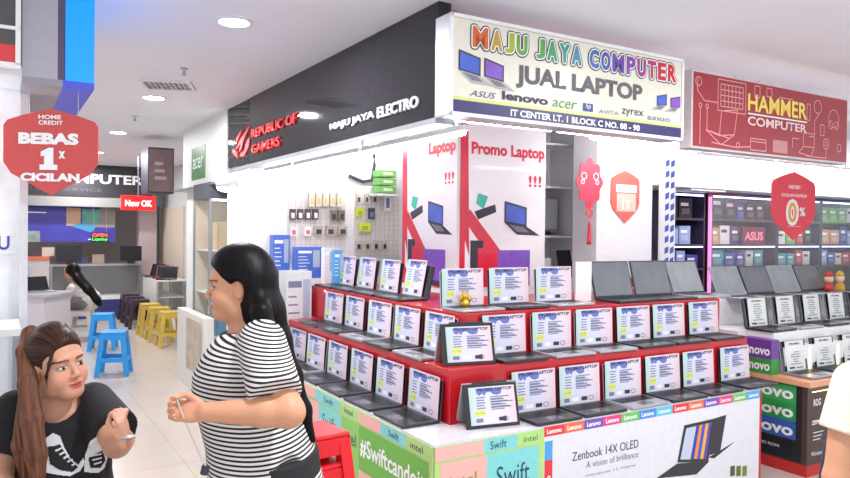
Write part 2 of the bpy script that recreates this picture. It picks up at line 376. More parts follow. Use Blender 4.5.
# ------------------------------------------------------------------ lit tubes under the signs and over the stall
def tube_light(u, v, h, L, face, label, r=.014, m=None):
    o = thing('tube_light', label, 'tube light', u, v, h, face, 'bare tube lights over the stall')
    for xx in (.1, L-.1): MB().box((xx, -.004, .04), (xx+.008, .004, CEIL-h-.001), chrome).build('hanger', o)
    MB().tube([(0, 0, 0), (L, 0, 0)], r, m or tube_m, 10).build('tube', o, smooth=True)
    MB().box((-.02, -.02, .01), (L+.02, .02, .04), white).build('batten', o)
for k in range(3): tube_light(.32, 3.9-k*1.25, 2.20, 1.15, SIDE, 'bare tube light under the black fascia, %s from the far end' % ORD[k])
for k in range(2): tube_light(.30+k*.82, .42, 2.30, .76, FRONT, ('left' if k == 0 else 'right')+' bare tube light under the cream lightbox sign')
for k in range(2): tube_light(2.15+k*.95, .5, 2.31, .85, FRONT, ('left' if k == 0 else 'right')+' bare tube light under the red shop sign')
tube_light(.5, 3.1, 2.5, 1.1, FRONT, 'high tube light before the accessory wall', m=tube_hot)
tube_light(.35, 2.3, 2.62, 1.1, FRONT, 'added high tube light over the far end of the stall', m=tube_hot)  # extra tube added to brighten the stall interior
tube_light(2.3, 1.35, 2.45, 1.1, FRONT, 'high tube light before the white pillar with red knot', m=tube_hot)
# neighbour ceiling tubes
for k in range(3): tube_light(3.9+k*1.2, 1.55, 2.42, 1.1, FRONT, '%s tube light from the left inside the red sign shop' % ORD[k], m=tube_hot)

# ------------------------------------------------------------------ shell of the stall
struct(MB().box((.16, 3.4, 0), (4.1, 3.48, CEIL), wall_white), 'wall_stall_back')
struct(MB().box((.16, 3.48, 0), (.24, 4.1, CEIL), wall_white), 'wall_stall_side')
struct(MB().box((2.72, 1.7, 0), (3.42, 2.0, CEIL), wall_white), 'pillar_white')
# square column wrapped in promotional posters
PU0, PV0, PWD = 1.195, 1.6, .85
struct(MB().box((PU0, PV0, 0), (PU0+PWD, PV0+PWD, CEIL), wall_white), 'pillar_poster')
pr = mat('poster_red', (214, 30, 60), .3, coat=.3, noise=.1, scale=4); pw = mat('poster_white', (244, 240, 243), .3, coat=.3, noise=.02)
def poster(u, v, face, label):
    o = thing('promotional_poster', label, 'poster', u, v, 0, face, 'laptop promotion posters on the square column')
    W_ = PWD-.02; z0, z1 = 1.25, 2.56
    MB().box((0, 0, z0), (W_, .004, z1), pw).build('sheet', o)
    b = MB()
    b.poly([(0, 1.98), (0, 1.3), (.05, 1.3), (.05, 1.62), (.09, 1.5), (.07, 2.5), (0, 2.5)], -.001, pr)
    b.poly([(.06, 1.75), (.5, 1.25), (.66, 1.25), (.09, 1.86)], -.0012, pr)
    b.poly([(.0, 1.45), (.2, 1.25), (0, 1.25)], -.0012, pr); b.build('red_swoosh', o)
    text(o, 'Laptop', .42, 2.27, W_-.02, .12, mat('poster_red_text', (220, 40, 60), .4), -.002, .055) if face == SIDE else text(o, 'Promo Laptop', .10, 2.25, W_-.01, .12, MATS.get('poster_red_text') or pr, -.002, .04)
    text(o, '!!!', W_-.17, 2.05, W_-.04, .09, mat('poster_red_text', (220, 40, 60), .4), -.002, .02)
    q = MB(); q.poly([(.13, 1.84), (.17, 1.78), (.34, 1.84), (.33, 1.9)], -.002, ink); q.poly([(.15, 1.9), (.22, 1.86), (.26, 1.96), (.17, 1.98)], -.0022, mat('teal_print', (60, 186, 160), .4)); q.build('bag_picture', o)
    laptop_print(o, .42, 1.66, .36, blue_scr, 1, -.002, ink)
    r = MB(); r.rect(.10, 1.4, .22, 1.62, -.002, ink); r.rect(.17, 1.26, .36, 1.56, -.0024, pr); r.build('box_picture', o)
    r = MB(); r.rect(.36, 1.3, .68, 1.545, -.0026, purple_scr); r.rect(.36, 1.26, .68, 1.3, -.0026, ink); r.build('purple_screen_picture', o)
poster(PU0+.01, PV0-.006, FRONT, 'red and white laptop promotion poster facing front on the square column')
poster(PU0-.006, PV0+PWD-.01, SIDE, 'red and white laptop promotion poster on the column side facing the walkway')
# ------------------------------------------------------------------ paper-cut red knot, shield card, taped post
rk = mat('red_paper', (226, 60, 84), .5)
KV = 1.68
k0 = onv(590, 182, KV)
kn = thing('red_paper_knot', 'red round paper-cut ornament with tassel hanging on the white pillar edge', 'ornament', k0[0], KV, k0[2])
pts = []
for i in range(60):
    t = 2*math.pi*i/60; rr = .155+.016*math.cos(8*t); pts.append((rr*.92*math.cos(t), rr*1.25*math.sin(t)))
MB().poly(pts, 0, rk, th=.008).build('disc', kn)
b = MB(); pkl = mat('pale_cutout', (250, 226, 230), .5)
for sx in (-1, 1):
    for (cx, cz, r) in ((.07, .05, .03), (.085, .0, .018)):
        for i in range(8):
            t = 2*math.pi*i/8; t2 = 2*math.pi*(i+1)/8; b.line((sx*cx+r*math.cos(t), cz+r*math.sin(t)), (sx*cx+r*math.cos(t2), cz+r*math.sin(t2)), .008, -.0015, pkl)
b.build('cutouts', kn)
b = MB()
for dz in (-.2, -.27):
    for i in range(10):
        t = 2*math.pi*i/10; t2 = 2*math.pi*(i+1)/10
        b.poly([(.042*math.cos(t), dz+.035*math.sin(t)), (.042*math.cos(t2), dz+.035*math.sin(t2)), (.025*math.cos(t2), dz+.02*math.sin(t2)), (.025*math.cos(t), dz+.02*math.sin(t))][::-1], 0, rk, th=.006)
b.build('small_charm', kn)
MB().tube([(0, 0, -.13), (0, 0, -.34)], .003, rk).build('cord', kn); MB().lathe([(.006, -.34), (.014, -.37), (.018, -.5), (.02, -.54)], rk, 10).build('tassel', kn, smooth=True)
def shield(o, w, h, y, m, th=.008):
    top = [(-.5, .30), (-.46, .36), (-.3, .42), (0, .5), (.3, .42), (.46, .36), (.5, .30)]
    pts = [(a*w, b*h) for a, b in top] + [(.5*w, -.12*h), (.42*w, -.25*h), (.0, -.5*h), (-.42*w, -.25*h), (-.5*w, -.12*h)]
    return MB().poly(pts[::-1], y, m, th=th).build('board', o, bevel=.0)
sh = thing('shield_card', 'small red shield-shaped card on the white pillar beside the paper knot', 'sign', onv(625.5, 197, 1.69)[0], 1.69, onv(625.5, 197, 1.69)[2])
shr = mat('soft_red_card', (224, 100, 88), .4); shield(sh, .36, .47, 0, shr)
MB().rect(-.12, .04, .14, .11, -.002, mat('card_patch', (250, 226, 216), .5)).rect(-.11, -.13, .13, .03, -.002, mat('card_patch2', (240, 190, 172), .5)).build('printed_patches', sh)
text(sh, '1x', -.04, -.11, .06, .12, wtext, -.003, .02)
po = thing('taped_post', 'white metal post wrapped with blue tape bands right of the white pillar', 'post', 3.46, 1.6, 0)
MB().box((0, 0, 0), (.16, .06, 2.5), white).build('post', po, bevel=.004)
b = MB(); bt = mat('blue_tape', (70, 90, 170), .5)
for i in range(19):
    zz = .5+i*.1
    for xx in (.018, .09): b.poly([(xx, zz), (xx+.05, zz+.02), (xx+.05, zz+.075), (xx, zz+.055)], -.002, bt)
b.build('tape', po)
# ------------------------------------------------------------------ stepped display counter
CU1, CU2 = .25, .49; H0, H1, H2 = .68, .965, 1.22; UR = 2.5
dc = thing('display_counter', 'stepped L-shaped display counter with red risers and printed front panels', 'counter', 0, 0, 0)
def Lfoot(a, ur, vf): return [(a, a), (ur, a), (ur, 1.35), (1.1, 1.35), (1.1, vf), (a, vf)]
ctop = mat('counter_top_white', (214, 210, 216), .18, coat=.4)
MB().prism(Lfoot(0, UR, 2.9), .0, H0-.012, white).build('body', dc)
MB().prism(Lfoot(-.006, UR+.006, 2.91), H0-.012, H0, ctop).build('counter_top', dc)
MB().prism(Lfoot(CU1, 2.74, 2.62), H0+.0005, H1, red).build('step', dc, bevel=.003)
MB().prism(Lfoot(CU2, 2.76, 2.82), H1+.0005, H2, red).build('step', dc, bevel=.003)
MB().box((UR+.001, .0, 0), (UR+.035, .06, H0-.02), red).build('corner_post', dc)
# front panel: pastel corner part, then white laptop advert with coloured strip
def dpoly(o_name, x0, z0, x1, z1, y, m, par=dc): return MB().rect(x0, z0, x1, z1, y, m).build(o_name, par)
pink = mat('pastel_pink', (240, 178, 170), .4); teal = mat('pastel_teal', (128, 208, 208), .4); lime = mat('pastel_green', (176, 214, 128), .4); green = mat('leaf_green', (104, 178, 62), .4)
MB().box((.0, -.01, .0), (.665, -.001, H0-.012), lime).build('pastel_panel', dc)
dpoly('strip', .0, .60, .28, .665, -.0115, pink); dpoly('strip', .28, .60, .49, .665, -.0115, teal); dpoly('strip', .49, .60, .665, .665, -.0115, lime)
dpoly('pink_block', .03, .05, .30, .59, -.0115, pink); dpoly('teal_block', .30, .28, .63, .59, -.0115, teal); dpoly('green_block', .30, .05, .63, .27, -.0115, green)
dk = mat('dark_teal_ink', (30, 62, 84), .5)
text(dc, 'Swift', .32, .613, .42, .04, dk, -.0125); text(dc, 'intel', .53, .618, .62, .03, mat('green_ink', (70, 120, 60), .5), -.0125)
text(dc, 'Swift', .36, .42, .57, .10, dk, -.0125, .0); text(dc, 'intel', .08, .46, .24, .06, mat('olive_ink', (150, 150, 60), .5), -.0125, .02); text(dc, 'swift', .08, .25, .25, .07, mat('olive_ink', (150, 150, 60), .5), -.0125, .02)
MB().box((.665, -.008, 0), (UR, -.001, .625), mat('advert_white', (222, 221, 228), .3, coat=.3)).build('advert_panel', dc)
cols = [(220, 50, 60), (232, 110, 70), (110, 80, 180), (226, 60, 130), (110, 190, 90), (70, 140, 210), (90, 190, 220), (220, 50, 60), (232, 110, 70), (110, 80, 180), (226, 60, 130), (110, 190, 90), (70, 160, 220)]
n = len(cols); w = (UR-.665)/n
for i, c in enumerate(cols):
    m_ = mat('strip_%d_%d_%d' % c, c, .35)
    MB().rect(.665+i*w, .625, .665+(i+1)*w, .675, -.0095, m_).build('brand_strip', dc)
    text(dc, 'Lenovo', .665+i*w+.02, .637, .665+(i+1)*w-.02, .026, wtext, -.0105, .03)
rd2 = mat('strip_220_50_60', (220, 50, 60), .35)
MB().rect(.672, .36, .725, .60, -.0095, MATS['strip_70_160_220']).rect(.672, .02, .725, .50, -.0099, rd2).build('brand_strip', dc)
text(dc, 'Lenovo', .713, .26, .713+.16, .035, wtext, -.0106, .03, rot=math.pi/2)
def adv(s, xa, ya, xb, h_, m, bo=0):
    a = onv(xa, ya, 0); b = onv(xb, ya, 0); return text(dc, s, a[0], a[2], b[0], h_, m, -.0095, bo)
dink = mat('advert_ink', (52, 54, 66), .5)
adv('Zenbook 14X OLED', 571, 461, 637, .048, dink, .0)
adv('A vision of brilliance', 585, 468, 637, .036, mat('advert_grey', (130, 130, 140), .5))
adv('Windows 11 Home', 584, 477, 634, .014, mat('advert_grey', (130, 130, 140), .5))
# advert laptop picture
def AV(x, y): q = onv(x, y, 0); return q[0], q[2]
b = MB(); b.poly([AV(700, 422), AV(725, 414.5), AV(719, 451), AV(708, 455)][::-1], -.0094, dgrey); b.poly([AV(707, 457), AV(719, 450), AV(734, 441), AV(713, 458)][::-1], -.0093, black)
b.poly([AV(683, 425), AV(712, 418.5), AV(707, 462), AV(676, 462)][::-1], -.0097, black); b.poly([AV(676, 463), AV(708, 461), AV(695, 474), AV(655, 478)][::-1], -.0096, dgrey)
b.build('laptop_picture', dc)
MB().poly([AV(685, 428), AV(695, 425.6), AV(689, 459), AV(679, 459)][::-1], -.010, mat('screen_text_print', (190, 200, 220), .4)).build('laptop_picture', dc)
b = MB(); oc = [(40, 60, 170), (240, 140, 40), (50, 80, 200), (230, 170, 60), (90, 60, 160)]
for i, c in enumerate(oc):
    xa, xb = 695+i*3.1, 698.1+i*3.1
    b.poly([AV(xa, 425.5-(i*.7)), AV(xb, 424.8-(i*.7)), AV(xb-5.6, 458.5), AV(xa-5.6, 458.5)][::-1], -.010, mat('oled_%d' % i, c, .3))
b.build('laptop_picture', dc)
b = MB()
for i in range(3): b.poly([AV(729+i*6, 466), AV(733.5+i*6, 465), AV(733.5+i*6, 475), AV(729+i*6, 476)][::-1], -.0095, mat('award_%d' % i, (70+20*i, 80+25*i, 30), .4))
b.build('award_badges', dc)
# side (walkway) panels: local coordinates x = along -v, drawn on a child frame turned to the side
sd = bpy.data.objects.new('side_panel', None); COL.objects.link(sd); sd.parent = dc; sd.location = (0, 2.9, 0); sd.rotation_euler = (0, 0, SIDE)
X = lambda v: 2.9-v
MB().box((0, -.01, 0), (2.9, -.001, H0-.012), lime).build('pastel_board', sd)
seg = [(2.9, 2.5, lime), (2.5, 2.1, pink), (2.1, 1.75, lime), (1.75, 1.42, pink), (1.42, 1.05, teal), (1.05, .78, lime), (.78, .52, pink), (.52, .25, teal), (.25, .0, lime)]
for k, (a, b_, m_) in enumerate(seg): MB().rect(X(a), .60, X(b_), .665, -.0115, m_).build('pastel_strip', sd)
for s, a, b_ in (('Swift', 1.28, 1.14), ('intel', .98, .86), ('Swift', .43, .32), ('intel', .2, .08)): text(sd, s, X(a), .615, X(b_), .035, dk, -.0125)
for a, b_, z0, z1, m_ in ((2.2, 1.62, .0, .59, lime), (1.62, 1.36, .05, .59, pink), (1.36, 1.02, .33, .59, teal), (1.36, 1.02, .0, .33, green), (1.02, .78, .0, .59, mat('mid_green', (140, 196, 96), .4)), (.78, .03, .34, .59, green), (.78, .4, .0, .34, pink), (.4, .03, .0, .34, lime)):
    MB().rect(X(a), z0, X(b_), z1, -.0115, m_).build('pastel_block', sd)
text(sd, 'Swift', X(1.3), .46, X(1.1), .08, dk, -.0125); text(sd, 'intel', X(.98), .45, X(.82), .07, dk, -.0125)
text(sd, '#Swiftcandoit', X(.76), .42, X(.06), .11, wtext, -.0125, .02); text(sd, 'Swift', X(1.32), .12, X(1.08), .1, wtext, -.0125, .02); text(sd, 'intel', X(.72), .14, X(.46), .09, dk, -.0125)

# ------------------------------------------------------------------ price sheets and laptops
def sheet_mesh(W, Hh, kind):
    mb = MB(); h = W/2
    if kind == 'promo':
        mb.box((-h, 0, 0), (h, .002, Hh), sheet_m)
        y = -.0006
        mb.poly([(-h+.04, Hh*.96), (-h+.045, Hh*.82), (-h+.06, Hh*.77), (-h+.075, Hh*.82), (-h+.09, Hh*.76), (-h+.10, Hh*.84), (-h+.12, Hh*.86), (-h+.14, Hh*.78), (-h+.16, Hh*.76), (-h+.185, Hh*.79), (-h+.19, Hh*.90), (-h+.18, Hh*.96)], y, blue_ink)
        text_into(mb, 'PROMO LAPTOP', -h+.05, Hh*.88, h-.015, Hh*.085, ink, y*2, .03)
        for i in range(5):
            z0 = Hh*(.70-.07*i)
            mb.rect(-h+.04, z0, -h+.04+.05*(1-.12*(i % 2)), z0+.006, y, inkgrey)
            mb.rect(-h+.12, z0, -h+.12+(.11, .08, .13, .09, .12)[i], z0+.006, y, inkgrey)
            mb.rect(-h+.12, z0-.009, -h+.12+(.07, .1, .06, .11, .08)[i], z0-.004, y, inkgrey)
        mb.rect(-h+.03, Hh*.22, -h+.085, Hh*.40, y, yellow_ink); text_into(mb, 'Rp 5.499', -h+.035, Hh*.28, -h+.08, Hh*.05, inkgrey, y*2)
        for k, (a, b) in enumerate(((.03, .07), (.09, .14), (.16, .205))): mb.rect(-h+a, Hh*.07, -h+b, Hh*.17, y, (inkgrey, mat('pale_badge', (240, 236, 230), .5), ink)[k])
        for i in range(10):
            t, t2 = 2*math.pi*i/10, 2*math.pi*(i+1)/10; cx, cz = h-.07, Hh*.12
            mb.line((cx+.02*math.cos(t), cz+.012*math.sin(t)), (cx+.02*math.cos(t2), cz+.012*math.sin(t2)), .003, y, ink)
    else:
        mb.box((-h, 0, 0), (h, .002, Hh), sheet_white)
        y = -.0006; rr = random.Random(3)
        text_into(mb, 'PROMO', -h+.05, Hh*.86, h-.05, Hh*.07, ink, y*2, .03)
        for i in range(8):
            z0 = Hh*(.76-.08*i); w = .03+.04*rr.random(); mb.rect(-w, z0, w, z0+.006, y, inkgrey)
        mb.rect(-h+.03, Hh*.06, -.02, Hh*.12, y, ink); mb.rect(.0, Hh*.06, h-.03, Hh*.10, y, inkgrey)
    return mb
def make_laptop(shell, tilt, sheet=None, W=.325, sw=None, shh=None, kind='promo', off=0, frame=None, disp=None, LH=.222):
    o = bpy.data.objects.new('laptop', None); COL.objects.link(o); D = .225; fr_ = frame or black
    MB().box((-W/2, -D, .002), (W/2, 0, .018), shell).build('base', o, bevel=.004)
    kb = MB()
    for r in range(5):
        for c in range(13): kb.box((-.14+c*.0216, -.035-r*.019-.016, .018), (-.14+c*.0216+.018, -.035-r*.019, .0195), keys)
    kb.build('keyboard', o)
    MB().box((-.05, -D+.015, .018), (.05, -D+.08, .0187), mat('touchpad_grey', (110, 110, 118), .25, .3)).build('touchpad', o)
    T = Matrix.Translation((0, 0, .014)) @ Matrix.Rotation(-math.radians(tilt), 4, 'X')
    MB().box((-W/2, -.002, 0), (W/2, .006, LH), shell, T).build('lid', o, bevel=.003)
    MB().box((-W/2+.003, -.0035, .004), (W/2-.003, -.002, LH-.003), fr_, T).build('screen_bezel', o)
    MB().rect(-W/2+.012, .016, W/2-.012, LH-.01, -.004, disp or glossy, T).build('display', o)
    if sheet:
        s = sheet_mesh(sw, shh, kind)
        T2 = Matrix.Translation((off, -.012, .0195)) @ Matrix.Rotation(-math.radians(tilt-1.5), 4, 'X') @ Matrix.Translation((0, 0, 0))
        s.v = [tuple(T2 @ Vector(p)) for p in s.v]
        s.build('price_sheet', o)
    return o
protoF = [make_laptop(dgrey, 5, True, W=.312, LH=.212, sw=.305, shh=.222), make_laptop(silver, 4, True, W=.312, LH=.212, sw=.305, shh=.222)]
protoS = [make_laptop(dgrey, 5, True, W=.33, LH=.21, sw=.315, shh=.22), make_laptop(silver, 5, True, W=.33, LH=.21, sw=.315, shh=.22)]
used = set()
def put(protos, i, u, v, h, face, label, group, jit=1.5, cat='laptop'):
    pr_ = protos[i % len(protos)]
    if id(pr_) in used: o = copy_tree(pr_)
    else: o = pr_; used.add(id(pr_))
    place(o, u, v, h, face+math.radians(random.uniform(-jit, jit))); tag(o, label, cat, group); return o
# front faces, lower step (resting on the counter top) and upper step
fl_u = [.787, 1.129, 1.481, 1.836, 2.18, 2.43]
seq = [0, 1, 0, 1, 0, 0]
for i, u in enumerate([.787, 1.129, 1.481, 1.836, 2.18]):
    put(protoF, [0, 0, 1, 0, 0][i], u, CU1-.028, H0, FRONT, 'open laptop behind a price sheet, %s from the left in the front counter-top row' % ORD[i], 'laptops in the front counter-top row')
put(protoF, 0, 2.56-.0, CU1-.028, H0, FRONT, 'open laptop behind a price sheet at the right end of the front counter-top row', 'laptops in the front counter-top row')
for i, u in enumerate([.762, 1.123, 1.475, 1.83, 2.174, 2.54]):
    put(protoF, [0, 1, 1, 0, 0, 0][i], u, CU2-.028, H1, FRONT, 'open laptop behind a price sheet, %s from the left on the front red middle step' % ORD[i], 'laptops on the front middle step')
for i, v in enumerate([.462, .848, 1.225, 1.595, 1.975, 2.34]):
    put(protoS, [0, 0, 0, 0, 1, 0][i], CU1-.028, v, H0, SIDE, 'open laptop with price sheet, %s from corner in walkway-side counter-top row' % ORD[i], 'laptops in the walkway-side counter-top row')
for i, v in enumerate([.69, 1.07, 1.445, 1.835, 2.205]):
    put(protoS, [1, 0, 1, 0, 0][i], CU2-.028, v, H1, SIDE, 'open laptop with price sheet, %s from corner on walkway-side middle red step' % ORD[i], 'laptops on the walkway-side middle step')
# small price strip on the red riser
cp = thing('clip_lamp', 'small white clip on the red edge above the far walkway-side laptop', 'clip', CU2-.004, 2.42, 1.17, SIDE)
MB().tube([(-.03, -.006, .01), (0, -.012, .035), (.03, -.006, .01)], .007, wtext).build('bow', cp, smooth=True)
# top level, walkway side: leaning sheets
protoT = [make_laptop(dgrey, 12, True, W=.36, sw=.27, shh=.25, off=-.035), make_laptop(dgrey, 8, True, W=.34, sw=.30, shh=.235)]
for i, (v, pi_) in enumerate(((1.41, 0), (1.79, 1), (2.17, 1), (2.53, 1))):
    put(protoT, pi_, .72, v, H2, SIDE, 'dark laptop with tilted paper, %s from corner on top tier facing walkway' % ORD[i], 'laptops on the top tier facing the walkway', 3)
for i, u in enumerate([.655, 1.01, 1.38]):
    put(protoF, [1, 0, 1][i], u, .74, H2, FRONT, 'sheeted open laptop, %s from left on the front-facing top tier' % ORD[i], 'sheeted laptops on the top tier facing front')
reflect_grey = mat('grey_reflection_display', (112, 114, 120), .18, coat=.6, noise=.12, scale=6); reflect_pale = mat('pale_reflection_display', (150, 154, 156), .18, coat=.6, noise=.15, scale=6)  # bright reflections on the glossy screens painted in as paler display greys
protoN = [make_laptop(dgrey, 15, W=.385, LH=.262, frame=dgrey, disp=reflect_grey), make_laptop(silver, 22, W=.37, LH=.265, frame=dgrey, disp=reflect_pale)]
for i, (u, k) in enumerate(((1.95, 0), (2.35, 0), (2.74, 1))):
    o = put(protoN, k, u, .74, H2, FRONT, '%s open laptop with blank dark tilted screen from the left on the top tier' % ORD[i].replace('first', 'leftmost'), 'blank-screened laptops on the top tier')
sv = thing('white_panel', 'plain white upright board left of the blank-screened laptops on the top tier', 'board', 1.62, .735, H2, .1)
MB().box((-.05, 0, 0), (.11, .012, .27), white).build('board', sv)
# tent-mode laptops on the two corners
def tent(label, x, y, z, h, ang):
    o = bpy.data.objects.new('tablet_laptop', None); COL.objects.link(o); q = onh(x, y, h)
    o.location = (q[0], q[1], h); o.rotation_euler = (0, 0, TH+ang); tag(o, label, 'laptop', 'folded display laptops on the corners')
    W, Hs, t = .31, .225, math.radians(14)
    T = Matrix.Rotation(-t, 4, 'X')
    MB().box((-W/2, 0, 0), (W/2, .008, Hs), black, T).build('screen', o, bevel=.003)
    s = sheet_mesh(.265, .19, 'promo'); T3 = T @ Matrix.Translation((.005, -.003, .018)); s.v = [tuple(T3 @ Vector(p)) for p in s.v]; s.build('price_sheet', o)
    hy, hz = math.sin(t)*Hs, math.cos(t)*Hs
    T4 = Matrix.Translation((0, hy+.006, hz)) @ Matrix.Rotation(math.radians(18), 4, 'X')
    MB().box((-W/2, 0, -Hs-.004), (W/2, .014, 0), silver, T4).build('base', o, bevel=.003)
    MB().tube([(-.1, hy+.006, hz+.002), (.1, hy+.006, hz+.002)], .006, dgrey).build('hinge', o)
    return o
tent('folded display laptop with price sheet standing on the white counter corner', 494, 427.5, 0, H0, -.16)
tent('folded display laptop with price sheet standing on the red middle-step corner', 470, 365, 0, H1, -.2)
# golden figurine on the top corner
gm = mat('gold_plastic', (226, 176, 60), .25, .7)
gq = onh(465, 309, H2)
gf = bpy.data.objects.new('golden_figurine', None); COL.objects.link(gf); gf.location = (gq[0], gq[1], H2); gf.rotation_euler = (0, 0, TH); tag(gf, 'small golden beckoning figurine at the corner of the top tier', 'figurine')
b = MB(); b.lathe([(.022, 0), (.03, .006), (.03, .012)], gm, 16); b.lathe([(.02, .012), (.03, .025), (.026, .045), (.016, .056), (.02, .066), (.024, .078), (.018, .092), (.006, .098)], gm, 16)
for sx in (-1, 1):
    b.tube([(sx*.02, 0, .05), (sx*.036, -.006, .06), (sx*.038, -.008, .082)], [.008, .007, .008], gm, 8); b.tube([(sx*.012, 0, .085), (sx*.02, 0, .108)], [.009, .003], gm, 6)
b.build('body', gf, smooth=True)

# ------------------------------------------------------------------ boxes and goods at the far end of the stall side
bxw = mat('white_carton', (226, 226, 224), .5); bxb = mat('blue_carton', (72, 106, 190), .4, noise=.15, scale=14)
def carton(label, u, v, h, w, d, z, m, face=SIDE, band=None, art=None, name='product_box', group='cartons stacked past the laptops'):
    o = thing(name, label, 'box', u, v, h, face, group)
    MB().box((-w/2, 0, 0), (w/2, d, z), m).build('carton', o, bevel=.003)
    b = MB(); b.rect(-w*.42, z*.80, w*.1, z*.88, -.001, band or wtext)
    for k in range(5): b.rect(-w*.42, z*(.68-.1*k), w*(-.1+.06*(k % 3)), z*(.70-.1*k), -.001, band or wtext)
    b.rect(w*.15, z*.35, w*.42, z*.9, -.001, art or mat('art_grey', (170, 180, 200), .5)); b.build('print', o)
    return o
struct(MB().box((.25, 3.0, 0), (1.0, 3.38, 1.26), wall_white), 'partition_stall')
def carton_f(label, x0, y0, x1, y1, v, m, d, zb=None, **k):
    a = onv(x0, y1, v); b_ = onv(x1, y0, v); z0 = a[2] if zb is None else zb
    return carton(label, (a[0]+b_[0])/2, v, z0, b_[0]-a[0], d, b_[2]-z0, m, face=FRONT, **k)
carton_f('tall blue printed carton nearest the white wall on the partition', 273, 235, 290, 270, 3.2, bxb, .1, zb=1.2605)
carton_f('wide blue printed carton right of the tall blue one on the partition', 296, 247, 322, 280, 3.04, bxb, .1, zb=1.2605)
carton_f('slim white carton between the blue carton and the top-tier papers', 324, 248, 333, 284, 2.84, bxw, .07, zb=H2+.001)
carton_f('narrow sky blue carton at the far end of the top tier', 334, 250, 343, 284, 2.66, mat('sky_carton', (80, 160, 214), .4), .05, zb=H2+.001)
carton_f('white glossy carton with round vent picture left of the tall pale carton', 250, 264, 276, 312, 2.66, bxw, .2, zb=H0+.001, band=inkgrey, art=mat('grey_disc', (150, 152, 156), .5))
carton_f('tall pale glossy carton at the far end of the side counter', 286, 271, 312, 322, 2.66, mat('pale_carton', (216, 218, 218), .3, coat=.4), .18, zb=H0+.001, band=inkgrey)
# pegboards with hanging accessories
pb = mat('pegboard_white', (228, 222, 216), .5)
def pegboard(label, x0, y0, x1, y1):
    a = onv(x0, y1, 3.38); b = onv(x1, y0, 3.38); u0, u1, z0, z1 = a[0], b[0], a[2], b[2]
    o = thing('pegboard', label, 'pegboard', u0, 3.385, z0, FRONT, 'accessory boards on the rear wall')
    W_, Z_ = u1-u0, z1-z0
    MB().box((0, 0, 0), (W_, .012, Z_), pb).build('board', o)
    b = MB()
    for i in range(int(W_/.05)): b.box((i*.05+.02, -.002, 0), (i*.05+.023, 0, Z_), mat('peg_line', (200, 190, 180), .5))
    for i in range(int(Z_/.05)): b.box((0, -.002, i*.05+.02), (W_, 0, i*.05+.023), MATS['peg_line'])
    b.build('grid_lines', o); return o
pegboard('left white grid board of hanging accessories on the rear wall', 288, 190, 346, 258)
pegboard('right white grid board of hanging accessories beside the column', 355, 188, 400, 258)
def packs(x0, x1, y, w, h, n, m, name, lab, art):
    pr_ = None
    for i in range(n):
        x = x0+(x1-x0)*i/max(1, n-1); q = onv(x, y, 3.34)
        s = 3.34/1.0; ww = w*6.3/705; hh_ = h*6.3/705
        if pr_ is None:
            o = bpy.data.objects.new(name, None); COL.objects.link(o)
            MB().box((-ww/2, 0, -hh_), (ww/2, .02, 0), m).build('card', o)
            MB().rect(-ww*.3, -hh_*.85, ww*.3, -hh_*.35, -.001, art).build('product', o)
            MB().tube([(0, .05, -.01), (0, -.01, -.01)], .003, chrome, 6).build('hook', o)
            pr_ = o
        else: o = copy_tree(pr_)
        place(o, q[0], 3.34, q[2]); tag(o, lab % ORD[i], 'accessory pack', 'hanging accessory packs')
dkc = mat('dark_pack', (84, 66, 70), .5); palec = mat('cream_pack', (232, 222, 196), .5)
packs(293, 316, 209, 6, 11, 4, dkc, 'hanging_pack', 'dark hanging pack with white picture, %s from left on left grid board', wtext)
packs(334, 342, 210, 7, 12, 2, mat('grey_pack', (120, 112, 100), .5), 'hanging_pack', 'grey-brown hanging pack, %s from left of a pair on left grid board', ink)
packs(312, 340, 193, 6, 14, 5, palec, 'hanging_pack', 'cream hanging pack, %s from left in top row of left grid board', mat('ochre_art', (214, 196, 140), .5))
packs(319, 343, 226, 10, 10, 3, mat('taupe_pack', (190, 176, 160), .5), 'hanging_pack', 'taupe hanging pack, %s from left in low row of left grid board', ink)
packs(294, 308, 227, 7, 9, 2, wtext, 'hanging_pack', 'white and red hanging pack, %s from left in low left grid board', mat('rosy_art', (222, 110, 120), .5))
packs(359, 375, 194, 5, 10, 3, mat('beige_pack', (206, 196, 180), .5), 'hanging_pack', 'beige hanging pack, %s from left in top row of right grid board', ink)
packs(360, 360, 208, 9, 9, 1, mat('lime_pack', (204, 224, 60), .5), 'hanging_pack', 'lime yellow hanging pack, upper of two on right grid board%.0s', mat('lime_art', (150, 180, 50), .5))
packs(365, 365, 223, 13, 9, 1, mat('lime_pack', (204, 224, 60), .5), 'hanging_pack', 'wide lime yellow hanging pack, lower of two on right grid board%.0s', mat('lime_art', (150, 180, 50), .5))
packs(372, 372, 208, 7, 12, 1, ink, 'hanging_pack', 'dark pack hanging right of the upper lime pack%.0s', inkgrey)
packs(359, 385, 241, 6, 10, 4, mat('beige_pack', (206, 196, 180), .5), 'hanging_pack', 'beige hanging pack, %s from left in low row of right grid board', ink)
packs(388, 388, 191, 7, 22, 1, wtext, 'hanging_pack', 'tall white pack with grey stick at right edge of right grid board%.0s', inkgrey)
gb = mat('green_carton', (120, 176, 96), .5)
for i in range(3):
    q = onv(388, 177+i*8, 3.2)
    o = thing('green_box', 'flat green carton, %s from top of the pile beside the column' % ORD[i], 'box', q[0], 3.2, q[2], FRONT, 'green cartons beside the column')
    MB().box((-.09, 0, 0), (.09, .15, .066), gb).build('carton', o, bevel=.002); MB().rect(-.05, .02, .05, .045, -.001, mat('pale_green_print', (206, 230, 190), .5)).build('print', o)
q = onv(388, 193, 3.2); gsf = thing('wall_shelf', 'small white wall shelf under the green cartons', 'shelf', q[0], 3.2, q[2]-.028); MB().box((-.12, -.01, 0), (.12, .19, .02), white).build('shelf', gsf)
